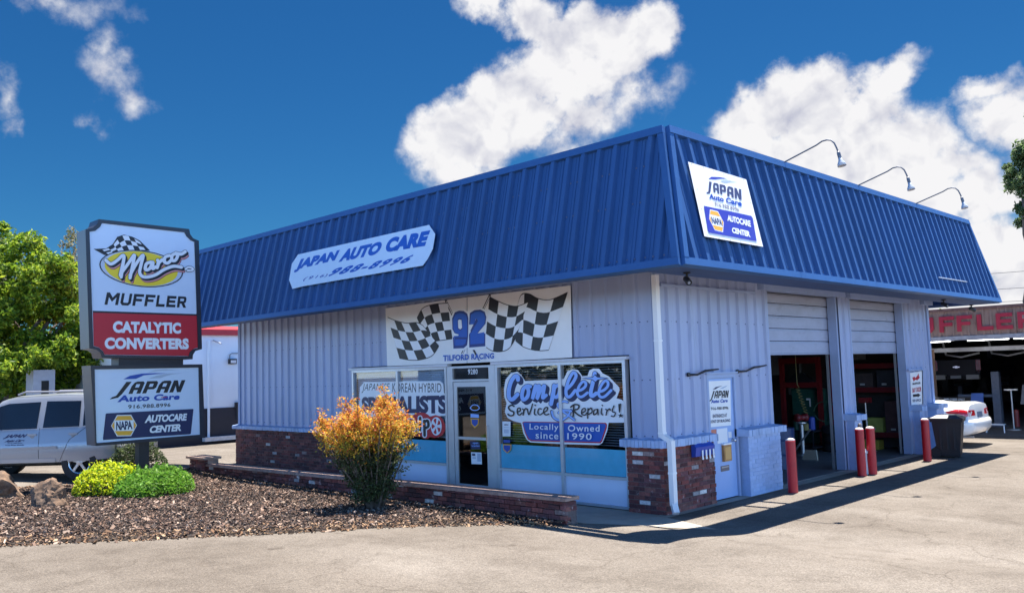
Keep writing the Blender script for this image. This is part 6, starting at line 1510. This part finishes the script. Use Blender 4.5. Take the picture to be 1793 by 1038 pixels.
# low mounded shrubs at the foot of the sign
def mound(name, x, y, rx, ry, h, label, pal, n, ls, seed, tips=None, rot=0.0, cat='shrub', group=None):
    rr = random.Random(seed); z0 = hgt(x, y)+.02; t = thing(name, (x, y, z0), label, cat, group); mb = MB(); P_ = []; bumps = [(rr.uniform(-.8, .8), rr.uniform(-.8, .8), rr.uniform(.75, 1.12)) for _ in range(16)]
    ca, sa = math.cos(rot), math.sin(rot)
    while len(P_) < n:
        u, v = rr.uniform(-1, 1), rr.uniform(-1, 1); q = u*u+v*v
        if q > 1: continue
        hh = h*(1-q)**.42
        for a, b, k in bumps: hh *= 1+.10*(k-1)*4*math.exp(-((u-a)**2+(v-b)**2)*9)
        hh *= 1+.10*noise.noise(Vector((u*3.3+seed, v*3.3, 0)))
        hh *= 1+.16*noise.noise(Vector((u*6+seed, v*6, 3.0)))
        z = hh*(1-abs(rr.gauss(0, .16))) + (rr.uniform(0, .10) if rr.random() < .05 else 0); z = max(.02, z)
        X, Y = u*rx, v*ry; P_.append((x+X*ca-Y*sa, y+X*sa+Y*ca, z0+z, tips if (tips and z > hh*.70 and rr.random() < .8) else pal))
    leaves(mb, P_, ls, pal, rr, .7, .3, .55); mb.build('foliage', leaf_m, t, fix=False)
    mb = MB()
    for k in range(18):
        a = rr.uniform(0, 6.28); r = rr.uniform(.2, .8); mb.tube([(x, y, z0-.05), (x+math.cos(a)*r*rx*.5, y+math.sin(a)*r*ry*.5, z0+h*.5), (x+math.cos(a)*r*rx, y+math.sin(a)*r*ry, z0+h*.55)], [.012, .008, .004], 5)
    mb.build('stems', bark, t)
YL = [(.56, .62, .02), (.64, .66, .03), (.44, .56, .02), (.50, .52, .03)]; LG = [(.08, .20, .015), (.12, .26, .02), (.05, .14, .012), (.16, .30, .03)]; MG = [(.10, .25, .025), (.14, .32, .035), (.06, .17, .02), (.18, .38, .05)]
mound('yellow_shrub', -8.25, -5.05, .50, .68, .56, 'bright yellow green mounded shrub left of the sign post', LG, 7000, .062, 3, YL, .6)
mound('green_shrub', -7.75, -4.45, .62, .92, .46, 'spreading mid green shrub right of the sign post foot', MG, 9000, .066, 5, [(.12, .28, .03), (.20, .36, .05), (.10, .22, .02)], .75)
mound('dark_shrub', -9.75, -3.95, .42, .62, .85, 'dark twiggy shrub behind the sign post under the lower cabinet', DG, 2600, .055, 8, None, 0)
# the far side of the road behind the camera, seen only as reflections in the glass
rr = random.Random(40); mb = MB(); P_ = []
for k in range(7000):
    x = rr.uniform(-75, 60); c = 5.5+2.6*noise.noise(Vector((x*.09, 3, 0)))+1.2*noise.noise(Vector((x*.4, 9, 0))); P_.append((x, -62+rr.uniform(-3, 3), .3+rr.random()**.7*c))
leaves(mb, P_, 1.0, [(.05, .08, .03), (.07, .11, .04), (.035, .055, .02)], rr, .3, .3, .7)
tag(mb.build('treeline', leaf_m, fix=False), 'dark line of trees across the road, reflected in the shop windows', 'trees', kind='stuff')
